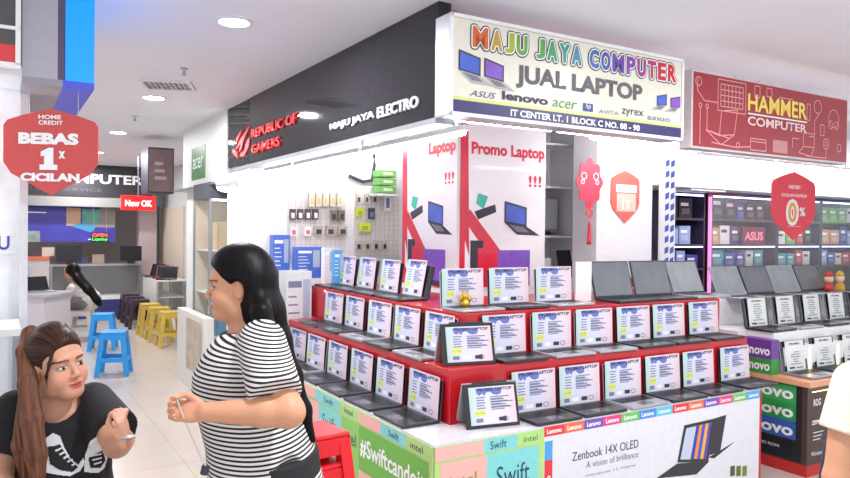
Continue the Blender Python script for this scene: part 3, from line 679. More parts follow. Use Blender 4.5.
b = MB(); q = onv(372, 175, 3.38); w_ = thing('hanging_cable', 'black looped cable on the rear wall above the grid boards', 'cable', q[0], 3.37, q[2])
b.tube([(-.25, 0, -.02), (-.1, 0, -.07), (0, 0, -.05), (.02, 0, .1), (.015, 0, .2)], .016, ink); b.build('cable', w_, smooth=True)

# display shelf between column and pillar
ds = thing('wall_shelf_unit', 'white shelf unit with stored electronics between the column and the white pillar', 'shelf', 2.2, 2.2, 0)
b = MB(); b.box((0, .32, .9), (.72, .34, 2.7), wall_white); b.build('back', ds)
for zz in (1.24, 1.64, 2.10, 2.5): MB().box((0, 0, zz), (.72, .32, zz+.02), white).build('shelf', ds)
for xx in (0, .70): MB().box((xx, 0, .9), (xx+.02, .32, 2.7), mat('shelf_post', (214, 216, 218), .4)).build('upright', ds)
o = thing('monitor', 'grey monitor on the upper shelf right of the poster column', 'monitor', 2.62, 2.3, 1.661); MB().box((-.22, 0, .04), (.2, .04, .36), mat('monitor_grey', (130, 134, 140), .4)).build('housing', o); MB().rect(-.2, .06, .18, .34, -.002, mat('monitor_face', (176, 182, 188), .3)).build('screen', o); MB().box((-.08, -.02, 0), (.08, .08, .04), dgrey).build('stand', o)
o = thing('equipment_panel', 'tall grey and white unit standing on the top shelf', 'box', 2.42, 2.3, 2.121); MB().box((-.1, 0, 0), (.1, .1, .34), mat('unit_grey', (170, 176, 180), .4)).build('housing', o); MB().rect(.0, .03, .09, .3, -.002, wtext).build('label_print', o)
o = thing('laptop_box', 'white box with blue dashes on the shelf right of the column', 'box', 2.56, 2.22, 1.261); MB().box((-.18, 0, 0), (.1, .2, .19), bxw).build('carton', o); b = MB()
for i in range(4): b.rect(-.16+i*.04, .04, -.135+i*.04, .15, -.001, mat('blue_dash', (60, 90, 160), .5))
b.build('print', o)
o = thing('open_display_laptop', 'black upright panel leaning on the shelf beside the blue-dashed box', 'laptop', 2.86, 2.16, 1.261); MB().box((-.12, 0, 0), (.12, .02, .27), black, Matrix.Rotation(-.25, 4, 'X')).build('lid', o)
# ------------------------------------------------------------------ neighbour counter on the right
NU, NV = 3.06, 0.0
nc = thing('display_counter', 'right-hand neighbour counter with orange top edge and brown and green panels', 'counter', NU, NV, 0)
org = mat('orange_wood_top', (224, 164, 128), .35, noise=.06)
MB().box((0, 0, .08), (1.9, 1.3, .63), mat('brown_panel', (74, 56, 50), .35, noise=.1, scale=6)).build('body', nc)
MB().box((-.02, -.03, .63), (1.95, 1.32, .67), org).build('counter_top', nc, bevel=.003)
MB().box((-.004, -.004, 0), (1.9, 1.3, .08), mat('red_plinth', (190, 40, 40), .4)).build('plinth', nc)
MB().box((.12, .24, .671), (1.9, 1.3, .86), wall_white).build('step', nc); MB().box((.0, .55, .861), (1.9, 1.3, .95), wall_white).build('step', nc); MB().box((.1, .85, .951), (1.9, 1.3, 1.16), wall_white).build('step', nc)
ly = mat('warm_led', (255, 226, 150), .4, emit=3.5, noise=0)
b = MB(); b.box((.0, -.034, .60), (1.9, -.031, .605), ly); b.build('led_strip', nc)
for i in range(4): MB().box((.24+.385*i+.185, .236, .68), (.24+.385*i+.197, .2395, .84), ly).build('led_strip', nc)
# left face panels
ns = bpy.data.objects.new('side_panel', None); COL.objects.link(ns); ns.parent = nc; ns.location = (0, 1.3, 0); ns.rotation_euler = (0, 0, SIDE)
XX = lambda v: 1.3-v
MB().rect(XX(.75), .09, XX(.04), .62, -.002, black).build('dark_panel', ns)
for k, (z0, z1, c) in enumerate(((.50, .62, (60, 160, 90)), (.37, .50, (40, 150, 70)), (.24, .37, (50, 90, 170)))):
    MB().rect(XX(.55), z0, XX(.08), z1, -.003, mat('lenovo_block_%d' % k, c, .4)).build('brand_block', ns); text(ns, 'lenovo', XX(.53), z0+.02, XX(.10), .085, wtext, -.004, .03)
MB().rect(XX(.50), .10, XX(.12), .22, -.003, mat('near_black_panel', (18, 22, 30), .4)).build('spec_block', ns); text(ns, 'PROMO RESMI', XX(.42), .16, XX(.2), .02, wtext, -.004)
# tower of lenovo blocks behind
lt = thing('brand_tower', 'purple and green lettered blocks standing at the left edge of neighbour counter', 'display', NU-.02, .50, .671, SIDE)
for k, (z0, z1, c) in enumerate(((0, .11, (60, 150, 70)), (.11, .25, (110, 60, 150)))):
    MB().box((-.0, 0, z0), (.24, .09, z1), mat('tower_block_%d' % k, c, .4)).build('block', lt); text(lt, 'lenovo', .01, z0+.025, .23, .07, wtext, -.002, .03)
l2 = thing('brand_tower', 'red and blue lettered sign block left of the neighbour laptops', 'display', 2.965, 1.44, 1.02, SIDE)
MB().box((-.2, 0, -.02), (.2, .08, .10), mat('tower_block_2', (50, 90, 170), .4)).build('block', l2); MB().box((-.2, 0, .1), (.2, .08, .28), mat('red_block', (210, 50, 60), .4)).build('block', l2); text(l2, 'lenovo', -.18, .14, .18, .09, wtext, -.002, .03)
MB().box((-.2, 0, -1.02), (.2, .08, -.02), white).build('stand', l2)
# front emblem texts on brown panel
text(nc, 'ROG', .07, .49, .16, .05, wtext, -.003, .02); text(nc, 'ZEPHYRUS', .05, .36, .28, .03, wtext, -.003, .03); text(nc, 'Windows 11', .05, .14, .26, .03, wtext, -.003)
b = MB()
for i in range(3): b.rect(.07, .30-.025*i, .2-.02*i, .306-.025*i, -.003, wtext)
b.build('small_print', nc)
nb = make_laptop(silver, 9, True, W=.31, sw=.225, shh=.215, kind='plain'); nb2 = make_laptop(dgrey, 9, True, W=.31, sw=.225, shh=.215, kind='plain')
for i in range(4): put([nb, nb2], i, NU+.29+.385*i-.05, NV+.235, .6715, FRONT, 'neighbour-shop laptop with plain white sheet, %s from left on the lowest tier' % ORD[i], 'laptops on the lowest neighbour tier')
for i in range(5): put([nb, nb2], i+1, NU+.24+.37*i, NV+.545, .8615+.1, FRONT, 'neighbour-shop laptop with plain white sheet, %s from left on the second tier' % ORD[i], 'laptops on the second neighbour tier')
nl = [make_laptop(silver, 24, W=.39, LH=.26, frame=silver, disp=reflect_pale), make_laptop(dgrey, 24, W=.39, LH=.26, frame=dgrey, disp=reflect_grey)]
for i in range(4): put(nl, (0, 1, 0, 1)[i], NU+.46+.40*i, NV+.92, 1.1615, FRONT, 'neighbour-shop laptop with blank tilted screen, %s from left on the top tier' % ORD[i], 'blank laptops on the top neighbour tier')
MB().box((.1, .32, .861), (1.9, .548, .96), wall_white).build('step', nc)
for i, (dx, c) in enumerate(((0, (206, 60, 50)), (.13, (214, 160, 70)))):
    q = onv(832+i*11, 291, .85)
    o = thing('small_figurine', ('red and white' if i == 0 else 'gold and orange')+' little doll figurine beside the blank neighbour laptops', 'figurine', q[0], .88, 1.1615)
    fm = mat('doll_%d' % i, c, .4); MB().lathe([(.03, 0), (.045, .02), (.04, .06), (.02, .09)], fm, 14).build('body', o, smooth=True); MB().lathe([(.01, .085), (.035, .10), (.04, .13), (.03, .16), (.008, .175)], mat('doll_face', (236, 206, 180), .5), 14).build('head', o, smooth=True); MB().lathe([(.038, .145), (.034, .17), (.01, .195)], fm, 14).build('hat', o, smooth=True)
o = thing('green_card', 'small green card standing at the right end of neighbour tier', 'card', NU+1.86, .5, .962); MB().box((-.04, 0, 0), (.05, .01, .12), mat('green_card_face', (60, 170, 100), .5)).build('card', o)

# ------------------------------------------------------------------ neighbour shop interior
struct(MB().box((4.1, 2.6, 0), (9.5, 2.7, CEIL), mat('interior_grey', (150, 146, 160), .5)), 'wall_right_shop')
struct(MB().box((4.1, 2.7, 0), (4.18, 3.5, CEIL), wall_white), 'wall_right_return')
struct(MB().box((9.4, -2, 0), (9.5, 2.6, CEIL), wall_white), 'wall_right_side')
# bulkhead with lit face above shelves
bh = struct(MB().box((3.62, 1.9, 2.16), (9.4, 2.6, CEIL), mat('bulkhead_white', (240, 240, 244), .5)), 'bulkhead_trim')
def shelf_unit(label, u0, W_, v=2.2, tint=(64, 58, 80)):
    o = thing('product_shelf', label, 'shelf', u0, v, 0, FRONT, 'product shelves in the red sign shop'); m_ = mat('shelf_dark_%d' % tint[0], tint, .4)
    MB().box((0, .36, .2), (W_, .38, 2.15), m_).build('back', o)
    for zz in (.8, 1.30, 1.56, 1.84, 2.12): MB().box((0, 0, zz), (W_, .36, zz+.02), m_).build('shelf', o)
    for xx in (0, W_-.02): MB().box((xx, 0, 0), (xx+.02, .38, 2.15), m_).build('upright', o)
    b = MB(); b.box((.03, .0, 2.10), (W_-.03, .015, 2.118), mat('cool_led', (190, 190, 255), .4, emit=4, noise=0)); b.box((.03, .0, 1.545), (W_-.03, .01, 1.558), MATS['cool_led']); b.build('led_strip', o)
    return o
shelf_unit('leftmost dark product shelf behind the blue-taped post', 4.22, .62)
shelf_unit('middle product shelf left of the hanging red shield', 4.95, 1.2, tint=(74, 60, 76))
shelf_unit('product shelf behind the hanging red shield', 6.17, .9, tint=(70, 62, 90))
shelf_unit('rightmost product shelf with blue glow', 7.09, 1.25, tint=(84, 70, 70))
mp = thing('magenta_light_bar', 'upright pink glowing light bar on the neighbour product shelves', 'light bar', 4.88, 2.17, .9)
MB().box((0, 0, 0), (.03, .02, 1.2), mat('pink_light', (255, 110, 190), .4, emit=1.6, noise=0)).build('tube', mp); MB().box((-.015, .02, 0), (.045, .03, 1.2), dgrey).build('back', mp)
rr = random.Random(11)
pal = [((28, 28, 34), 'black'), ((60, 66, 150), 'indigo'), ((150, 170, 214), 'pale blue'), ((188, 44, 56), 'red'), ((200, 150, 110), 'tan'), ((210, 208, 204), 'white'), ((70, 150, 160), 'teal'), ((92, 70, 120), 'plum'), ((110, 170, 90), 'green')]
def shelf_boxes(u0, W_, z, hmax, which, where):
    x = .05; cnt = {}
    for k in which:
        c, nm = pal[k]; w = rr.uniform(.13, .22)
        if x+w > W_-.03: break
        h = hmax*rr.uniform(.7, 1); cnt[nm] = cnt.get(nm, 0)+1
        o = thing('product_box', '%s product carton, %s of its colour on the %s' % (nm, ORD[cnt[nm]-1], where), 'box', u0+x, 2.24, z+.021, FRONT, 'cartons on the neighbour shelves')
        m_ = mat('carton_'+nm.replace(' ', '_'), c, .4, noise=.12, scale=20)
        MB().box((0, 0, 0), (w, .2, h), m_).build('carton', o, bevel=.002)
        b = MB(); b.rect(w*.12, h*.62, w*.7, h*.78, -.001, wtext if k != 5 else ink); b.rect(w*.2, h*.2, w*.8, h*.5, -.001, mat('art_'+nm.replace(' ', '_'), tuple(min(255, int(a*.6+90)) for a in c), .4)); b.build('print', o)
        x += w+.02
shelf_boxes(4.22, .62, 1.84, .25, [0, 0, 0], 'upper leftmost shelf'); shelf_boxes(4.22, .62, 1.56, .22, [2, 2, 2], 'middle leftmost shelf'); shelf_boxes(4.22, .62, 1.30, .2, [1, 2, 1], 'lower leftmost shelf')
shelf_boxes(4.95, 1.2, 1.84, .26, [0, 0, 1, 0, 0], 'upper middle shelf'); shelf_boxes(4.95, 1.2, 1.56, .22, [4, 5, 7, 3, 0, 3], 'centre middle shelf'); shelf_boxes(4.95, 1.2, 1.30, .2, [6, 1, 1, 5, 6], 'lower middle shelf')
shelf_boxes(6.17, .9, 1.84, .24, [3, 3, 8, 5], 'upper shelf behind the red shield'); shelf_boxes(6.17, .9, 1.56, .22, [5, 8, 3, 0], 'middle shelf behind the red shield'); shelf_boxes(6.17, .9, 1.30, .2, [6, 6, 3, 5], 'lower shelf behind the red shield')
shelf_boxes(7.09, 1.25, 1.84, .25, [8, 8, 8, 5, 8], 'upper rightmost shelf'); shelf_boxes(7.09, 1.25, 1.56, .24, [4, 4, 1, 2, 1], 'middle rightmost shelf'); shelf_boxes(7.09, 1.25, 1.30, .2, [2, 1, 5, 3, 1], 'lower rightmost shelf')
# letter sign ASUS on shelf
q = onv(759, 237, 2.1); o = thing('brand_plate', 'dark red plate with pink letters on the middle product shelf', 'sign', q[0]-.2, 2.17, 1.575); MB().box((0, 0, 0), (.42, .015, .2), mat('plum_plate', (110, 30, 60), .4)).build('plate', o); text(o, 'ASUS', .04, .05, .38, .1, mat('pink_letter', (240, 130, 150), .4, emit=.3), -.002, .03)
# hanging red shield 0%
q = onv(794, 206, 1.3)
rs = thing('hanging_shield_sign', 'red hanging shield sign with a big white and orange zero percent', 'sign', q[0], 1.3, q[2]); shield(rs, .74, .68, 0, mat('coral_red', (222, 54, 70), .4, emit=.08))
text(rs, 'HOME CREDIT', -.1, .17, .1, .035, wtext, -.003, .03); text(rs, 'CICILAN BUNGA', -.22, .09, .22, .03, wtext, -.003, .02)
text(rs, '0', -.14, -.2, .08, .27, wtext, -.003, .09); text(rs, '0', -.10, -.165, .04, .2, mat('orange_zero', (240, 160, 60), .4), -.005, .02); text(rs, '%', .09, -.1, .19, .09, wtext, -.003, .03); text(rs, '*syarat dan ketentuan', -.12, -.21, .12, .015, wtext, -.003)
for sx in (-.2, .2): MB().tube([(sx, .004, .22), (sx, .004, CEIL-q[2]-.001)], .002, chrome, 5).build('wire', rs)
# glass showcase rail
gs = thing('glass_screen', 'clear glass screen with dark top rail in front of the product shelves', 'glass screen', 4.3, 1.75, 0)
MB().box((0, 0, .05), (4.2, .008, 2.08), glass_m).build('pane', gs); MB().box((0, -.01, 2.08), (4.2, .018, 2.105), dgrey).build('rail', gs); MB().box((3.1, -.01, 0), (3.13, .02, 2.08), chrome).build('mullion', gs); MB().box((0, -.01, 0), (4.2, .02, .05), dgrey).build('rail', gs)
# long router-like white box on pillar side, top
o = thing('router_box', 'white perforated device box above the leftmost product shelf', 'box', 4.3, 2.2, 2.155); MB().box((0, -.25, 0), (.42, -.05, .12), bxw).build('housing', o)
b = MB()
for i in range(9): b.rect(.03+i*.03, .03, .045+i*.03, .09, -.251, inkgrey)
b.build('slots', o)
MB().box((4.25-4.3, -.28, -.02), (.5, 0, -.001), white).build('bracket_shelf', o)

# ------------------------------------------------------------------ row of shops down the walkway (same side)
struct(MB().box((.15, 4.1, 2.16), (.28, 6.0, CEIL), mat('pale_grey_wall', (206, 206, 204), .5)), 'wall_walkway_upper')
struct(MB().box((.2, 5.6, 0), (.34, 6.0, 2.14), mat('cream_column', (226, 226, 222), .45)), 'pillar_walkway')
FW = 1.12
struct(MB().box((FW, 6.0, 0), (FW+.1, 13.5, CEIL), mat('pale_grey_wall', (206, 206, 204), .5)), 'wall_walkway_far')
struct(MB().box((.34, 6.0, 0), (FW, 6.08, CEIL), mat('pale_grey_wall', (206, 206, 204), .5)), 'wall_walkway_return')
_v1, _v2, _v3 = onu(181, 240, FW)[1], onu(162, 240, FW)[1], onu(160, 240, FW)[1]
struct(MB().box((FW-.03, _v1-.3, 0), (FW, _v2, 2.1), mat('beige_door', (206, 190, 172), .5)), 'door_1')
struct(MB().box((FW-.05, _v2, 0), (FW, _v2+.06, 2.16), chrome), 'trim_1')
rs_ = MB()
for i in range(30): rs_.box((FW-.04, _v2+.1, i*.072), (FW, 13.4, .06+i*.072), mat('shutter_grey', (158, 150, 160), .4, .4))
struct(rs_, 'door_2')
struct(MB().box((.1, 4.1, 2.14), (.34, 6.3, 2.158), chrome), 'trim_2')
ac = thing('brand_sign', 'small green square sign with white letters on the pale walkway wall', 'sign', .146, 5.55, 0, SIDE); MB().box((0, 0, 2.24), (.62, .012, 2.60), mat('green_sign', (60, 130, 66), .4, coat=.4)).build('plate', ac); text(ac, 'acer', .08, 2.36, .54, .12, wtext, -.003, .0)
pj = thing('projecting_sign', 'dark projecting box sign with faded poster beyond the green sign', 'sign', .155-.32, 6.5, 0, FRONT); MB().box((0, 0, 2.13), (.31, .5, 2.7), mat('plum_black_sign', (50, 44, 58), .4)).build('casing', pj)
MB().rect(.01, 2.15, .3, 2.68, -.002, mat('faded_poster', (120, 96, 98), .5, noise=.2, scale=7)).build('poster', pj); b = MB()
for i in range(3): b.rect(.08, 2.3+i*.09, .22-.02*i, 2.34+i*.09, -.003, mat('faded_print', (176, 156, 150), .5))
b.build('print', pj)
# acer glass cabinet
gc = thing('glass_cabinet', 'tall glass display cabinet with dark header near the white column', 'cabinet', .1, 4.55, 0)
MB().box((0, 0, 0), (.9, .7, .55), mat('cabinet_base', (216, 210, 200), .5)).build('base', gc)
MB().box((0, 0, 2.0), (.9, .7, 2.17), mat('cabinet_header', (88, 90, 98), .4)).build('header', gc)
MB().box((.02, .66, .55), (.88, .68, 2.0), mat('cabinet_back', (214, 196, 170), .5)).build('back', gc)
for xx, yy in ((0, 0), (.87, 0), (0, .67), (.87, .67)): MB().box((xx, yy, .55), (xx+.03, yy+.03, 2.0), chrome).build('post', gc)
MB().box((.03, .01, .55), (.87, .016, 2.0), glass_m).build('pane', gc); MB().box((.01, .03, .55), (.016, .67, 2.0), glass_m).build('pane', gc)
for zz in (1.0, 1.45): MB().box((.03, .03, zz), (.87, .66, zz+.012), mat('pale_shelf', (224, 222, 216), .4)).build('shelf', gc)
MB().box((.05, .1, 1.985), (.85, .16, 1.999), mat('cabinet_light', (255, 250, 235), .4, emit=8, noise=0)).build('light_strip', gc)
for i, (x_, w_, h_, z_, c, nm) in enumerate(((.1, .3, .3, 1.463, (196, 166, 120), 'brown carton on the upper cabinet shelf'), (.48, .3, .26, 1.463, (190, 160, 116), 'smaller brown carton on the upper cabinet shelf'), (.1, .6, .38, .551, (56, 150, 190), 'large turquoise carton at the bottom of the glass cabinet'), (.12, .55, .36, 1.013, (70, 160, 196), 'turquoise carton on the middle cabinet shelf'))):
    o = thing('product_box', nm, 'box', .12+x_, 4.65, z_); MB().box((0, 0, 0), (w_, .4, h_), mat('cab_box_%d' % i, c, .5, noise=.08)).build('carton', o, bevel=.003); MB().rect(w_*.3, h_*.5, w_*.6, h_*.75, -.001, wtext).build('label_print', o)
pa = thing('display_counter', 'low white walkway counter with framed picture panel in front of the cabinet', 'counter', -.02, 5.45, 0, SIDE)
MB().box((0, .0, 0), (1.2, .1, .80), mat('white_counter', (222, 218, 210), .4)).build('body', pa, bevel=.004); MB().rect(.45, .2, 1.12, .74, -.002, mat('photo_panel', (190, 172, 150), .4, noise=.3, scale=5)).build('picture', pa)
# round flood light
fo = thing('flood_light', 'round white flood light on the end of the black fascia', 'lamp', .08, 3.84, 2.08); MB().lathe([(.02, .12), (.06, .10), (.10, .05), (.10, 0)], white, 20).build('housing', fo, smooth=True); MB().lathe([(.095, .004), (.08, -.03), (.02, -.045)], mat('lit_dome', (255, 255, 250), .4, emit=10, noise=0), 20).build('bulb', fo, smooth=True); MB().tube([(0, 0, .12), (.03, 0, .175)], .01, chrome).build('bracket', fo)

# glass counter with laptops (walkway)
g2 = thing('glass_counter', 'glass-fronted walkway counter carrying dark and red laptops', 'counter', .56, onu(157, 290, .56)[1]-0.0, 0, FRONT)
MB().box((0, 0, 0), (.5, 1.4, .2), white).build('base', g2); MB().box((0, 0, .78), (.5, 1.4, .80), mat('pale_shelf', (224, 222, 216), .4)).build('top', g2)
for xx in (0, .47): MB().box((xx, 0, .2), (xx+.03, .03, .78), chrome).build('post', g2); MB().box((xx, 1.37, .2), (xx+.03, 1.4, .78), chrome).build('post', g2)
MB().box((.03, .005, .2), (.47, .01, .78), glass_m).build('pane', g2); MB().box((.0, .03, .2), (.01, 1.37, .78), mat('white_counter', (222, 218, 210), .4)).build('side_panel', g2); MB().box((.03, .02, .5), (.47, 1.36, .51), mat('pale_shelf', (224, 222, 216), .4)).build('shelf', g2)
rs2 = mat('wine_shell', (150, 40, 60), .35); gv = onu(157, 290, .56)[1]
for i, m_ in enumerate((black, rs2, dgrey, black)):
    o = make_laptop(m_, 22, W=.3, frame=m_); place(o, .80 if i < 2 else .78, gv+.28+i*.34, .802, -.5 if i < 2 else -.9); tag(o, ('open laptop with %s lid, %s from the near end of the walkway glass counter' % ('wine red' if i == 1 else 'dark', ORD[i])), 'laptop', 'laptops on the walkway glass counter')

# ------------------------------------------------------------------ far shop across the end
far = 11.6
ff = thing('shop_fascia', 'black far-end shop fascia with white block lettering', 'fascia', -2.6, far, 0); MB().box((0, 0, 2.27), (3.4, .1, CEIL), mat('far_fascia', (52, 50, 56), .4)).build('panel', ff)
a = onv(93, 191, far)[0]+2.6; text(ff, 'MAJU COMPUTER', .75, 2.46, 3.22, .23, wtext, -.003, .03); text(ff, 'SALES & SERVICE', 1.1, 2.36, 2.5, .06, MATS['grey_letters'], -.003, .0)
struct(MB().box((-3.2, far+.02, 2.08), (.8, far+.12, 2.27), mat('grey_beam', (150, 148, 146), .5)), 'beam_far')
struct(MB().box((-3.3, 14.2, 0), (4, 14.3, CEIL), mat('far_wall', (186, 170, 166), .5)), 'wall_far_shop')
struct(MB().box((.62, far+.4, 0), (.95, far+.7, CEIL), mat('far_pillar', (196, 176, 176), .5)), 'pillar_far')
fb = thing('window_banner', 'large blue printed banner behind the far shop counter', 'banner', -1.45, far+.3, 0); MB().box((0, 0, 1.42), (1.62, .01, 2.08), mat('blue_banner', (66, 62, 164), .4, noise=.18, scale=2)).build('sheet', fb)
b = MB(); b.rect(.78, 1.72, 1.02, 2.06, -.002, mat('tan_print', (206, 166, 140), .5)); b.rect(1.05, 1.78, 1.35, 2.04, -.002, mat('green_print', (96, 170, 150), .5, noise=.3, scale=9)); b.poly([(.85, 1.72), (1.2, 1.6), (1.3, 1.72), (1.1, 1.8)], -.003, mat('cyan_print', (70, 150, 190), .5))
b.poly([(1.1, 1.7), (1.62, 1.7), (1.62, 2.08), (1.36, 2.08)], -.0015, mat('sand_print', (150, 140, 130), .5)); b.rect(1.15, 1.46, 1.4, 1.48, -.003, wtext); b.rect(.1, 1.95, .45, 1.97, -.003, wtext); b.rect(.0, 1.42, .35, 1.62, -.003, mat('sage_print', (140, 160, 150), .5, noise=.3, scale=9)); b.build('pictures', fb)
dc2 = thing('glass_counter', 'far shop glass display counter with blue base band', 'counter', -.95, far-.02, 0)
MB().box((0, 0, 0), (1.55, .5, .35), mat('blue_base', (52, 56, 120), .5)).build('base', dc2); MB().box((0, 0, .35), (1.55, .5, .42), white).build('band', dc2); MB().box((0, 0, .98), (1.55, .5, 1.02), chrome).build('top', dc2); MB().box((.02, .0, .42), (1.53, .006, .98), glass_m).build('pane', dc2); MB().box((0, .45, .42), (1.55, .5, .98), mat('dark_interior', (84, 70, 72), .5, noise=.3, scale=14)).build('back', dc2)
for xx in (0, 1.51): MB().box((xx, 0, .42), (xx+.04, .04, .98), chrome).build('post', dc2)
for i, (x_, w_, h_, c, nm) in enumerate(((-.75, .42, .30, (36, 36, 42), 'black monitor standing left on the far glass counter'), (.30, .38, .28, (30, 30, 36), 'black monitor standing right on the far glass counter'))):
    o = thing('monitor', nm, 'monitor', x_+.1, far-.1, 1.021); MB().box((-w_/2, 0, .05), (w_/2, .04, .05+h_), mat('mon_%d' % i, c, .3)).build('housing', o); MB().box((-.06, -.02, 0), (.06, .08, .05), black).build('stand', o)
o = thing('led_word_sign', 'small red and green glowing letter sign above the far counter', 'sign', -.28, far+.0, 0); MB().box((0, 0, 1.42), (.3, .02, 1.60), black).build('plate', o); text(o, 'OPEN', .02, 1.52, .28, .065, mat('red_led', (255, 80, 60), .4, emit=2.2, noise=0), -.003, .02); text(o, 'Laptop', .02, 1.44, .28, .065, mat('green_led', (60, 255, 100), .4, emit=2.2, noise=0), -.003, .0); MB().tube([(.04, .01, 1.6), (.04, .01, 2.075)], .003, chrome, 5).build('wire', o); MB().tube([(.26, .01, 1.6), (.26, .01, 2.075)], .003, chrome, 5).build('wire', o)
nw = thing('lit_box_sign', 'small glowing red box sign with white letters over the walkway end', 'sign', -.12, 9.0, 0); MB().box((0, 0, 1.97), (.5, .1, 2.20), mat('red_lightbox', (232, 30, 36), .4, emit=1.2, noise=0)).build('box', nw, bevel=.01); text(nw, 'New OK', .05, 2.03, .45, .1, mat('white_glow', (255, 255, 255), .4, emit=1.5, noise=0), -.004, .03); MB().tube([(.25, .05, 2.2), (.25, .05, CEIL-.001)], .008, chrome, 6).build('hanger', nw)
# shelving + back goods of the far shop (left part)
for i, (x_, w_, z0, h_, c, nm) in enumerate(((-2.35, .9, 0, 1.15, (120, 96, 96), 'brownish cabinet at the left of the far shop'), (-1.45, .48, 0, 1.10, (196, 190, 188), 'white cabinet at the middle of the far shop'))):
    o = thing('storage_cabinet', nm, 'cabinet', x_, far-.2, z0); MB().box((0, 0, 0), (w_, .45, h_), mat('far_cab_%d' % i, c, .5, noise=.25 if i == 0 else .05, scale=8)).build('body', o, bevel=.005); MB().box((0.02, -.01, h_+.0), (w_, .45, h_+.06), mat('orange_lid', (206, 110, 80), .5)).build('top', o); MB().box((w_*.4, -.012, h_*.6), (w_*.6, -.002, h_*.63), chrome).build('handle', o)
for i in range(5):
    o = thing('product_box', 'dark small goods carton, %s from left behind the far banner base' % ORD[i], 'box', -1.35+i*.28, far-.0, 1.161 if i < 2 else 1.021, FRONT, 'goods on the far counter')
    MB().box((0, .2, 0), (.2, .35, .12+.04*(i % 3)), mat('goods_%d' % i, [(70, 60, 70), (200, 190, 180), (96, 60, 60), (60, 60, 90), (190, 170, 150)][i], .5)).build('carton', o)

# ------------------------------------------------------------------ desk, chairs and stools in the walkway
dq = onh(75, 345, 0)
dk_ = bpy.data.objects.new('work_desk', None); COL.objects.link(dk_); dk_.location = (-6.55, 9.45, 0); dk_.rotation_euler = (0, 0, 0); tag(dk_, 'white-sided work desk in front of the long-haired seated woman', 'desk')
MB().box((-.15, 0, 0), (1.45, .03, .74), mat('desk_side', (214, 208, 214), .5)).box((1.42, .03, 0), (1.45, .7, .74), MATS['desk_side']).build('panel', dk_); MB().box((-.2, -.03, .74), (1.50, .75, .775), mat('desk_top', (186, 180, 190), .3)).build('desk_top', dk_)
dl = [make_laptop(silver, 30, W=.34)]
o = put(dl, 0, 0, 0, 0, 0, 'open silver laptop on the white-sided desk', None); o.location = (-5.5, 10.0, .776); o.rotation_euler = (0, 0, .9)
o = bpy.data.objects.new('printer', None); COL.objects.link(o); o.location = (-6.1, 9.95, .776); tag(o, 'pale violet machine on the left of the desk', 'printer'); MB().box((0, 0, 0), (.42, .35, .18), mat('violet_machine', (150, 144, 190), .4)).build('body', o, bevel=.02); MB().box((.05, .28, .18), (.37, .33, .36), mat('machine_tray', (190, 190, 206), .4)).build('paper_tray', o)
def make_stool(m, W=.3, h=.48):
    o = bpy.data.objects.new('plastic_stool', None); COL.objects.link(o); t = W/2*.86; g = W/2*1.18
    b = MB(); b.box((-t, -t, h-.018), (t, t, h), m); b.build('seat', o, bevel=.008)
    k = MB()
    for a in range(4):
        M = Matrix.Rotation(a*math.pi/2, 4, 'Z'); k.add([(-t, -t, h-.09), (t, -t, h-.09), (t, -t+.012, h-.09), (-t, -t+.012, h-.09), (-t, -t, h-.018), (t, -t, h-.018), (t, -t+.012, h-.018), (-t, -t+.012, h-.018)], [(0, 3, 2, 1), (4, 5, 6, 7), (0, 1, 5, 4), (1, 2, 6, 5), (2, 3, 7, 6), (3, 0, 4, 7)], m, M)
    k.build('skirt', o)
    k = MB(); gg = t+(g-t)*.6
    for a in range(4):
        M = Matrix.Rotation(a*math.pi/2, 4, 'Z'); k.box((-gg, -gg, h*.32), (gg, -gg+.012, h*.32+.05), m, M)
    k.build('stretcher', o)
    for sx in (-1, 1):
        for sy in (-1, 1):
            q = MB(); w = .055
            def rc(r, ww): return (min(sx*r, sx*(r-ww)), min(sy*r, sy*(r-ww)), max(sx*r, sx*(r-ww)), max(sy*r, sy*(r-ww)))
            q.frustum(rc(g, w*.9), rc(t, w), 0, h-.02, m); q.build('leg', o, bevel=.004)
    return o
def stool(m, x, y, label, group, W=.3, h=.48, rot=0, name=None):
    o = make_stool(m, W, h); q = onh(x, y, 0); o.location = (q[0], q[1], 0); o.rotation_euler = (0, 0, rot); tag(o, label, 'stool', group)
    if name: o.name = name
    return o
blu = mat('blue_plastic', (36, 150, 226), .35); yel = mat('mustard_plastic', (206, 176, 76), .4); brn = mat('dark_brown_plastic', (58, 42, 54), .4); wht = mat('cream_plastic', (218, 214, 204), .4); rdp = mat('red_plastic', (222, 24, 38), .3)
stool(blu, 114, 374, 'bright blue plastic stool nearest the camera in the walkway', 'blue plastic stools', .31, .5, .25)
stool(blu, 103, 349, 'bright blue plastic stool behind the nearest blue one', 'blue plastic stools', .31, .5, .3)
stool(wht, 82, 339, 'cream plastic stool under the long-haired woman in the white blouse', None, .32, .45, .2)
stool(yel, 170, 346, 'mustard yellow plastic stool nearest the camera of the three', 'yellow plastic stools', .32, .5, TH)
stool(yel, 159, 340, 'middle mustard yellow plastic stool of the three', 'yellow plastic stools', .32, .5, TH)
stool(yel, 150, 335, 'farthest mustard yellow plastic stool of the three', 'yellow plastic stools', .32, .5, TH)
stool(brn, 139, 327.5, 'dark brown plastic stool nearest the yellow stools', 'dark brown stools', .34, .48, TH)
stool(brn, 134.5, 323.5, 'middle dark brown plastic stool of the three', 'dark brown stools', .34, .48, TH)
stool(brn, 130, 320, 'farthest dark brown plastic stool beside the far counter', 'dark brown stools', .34, .48, TH)
q = P(322, 430, 2.98)
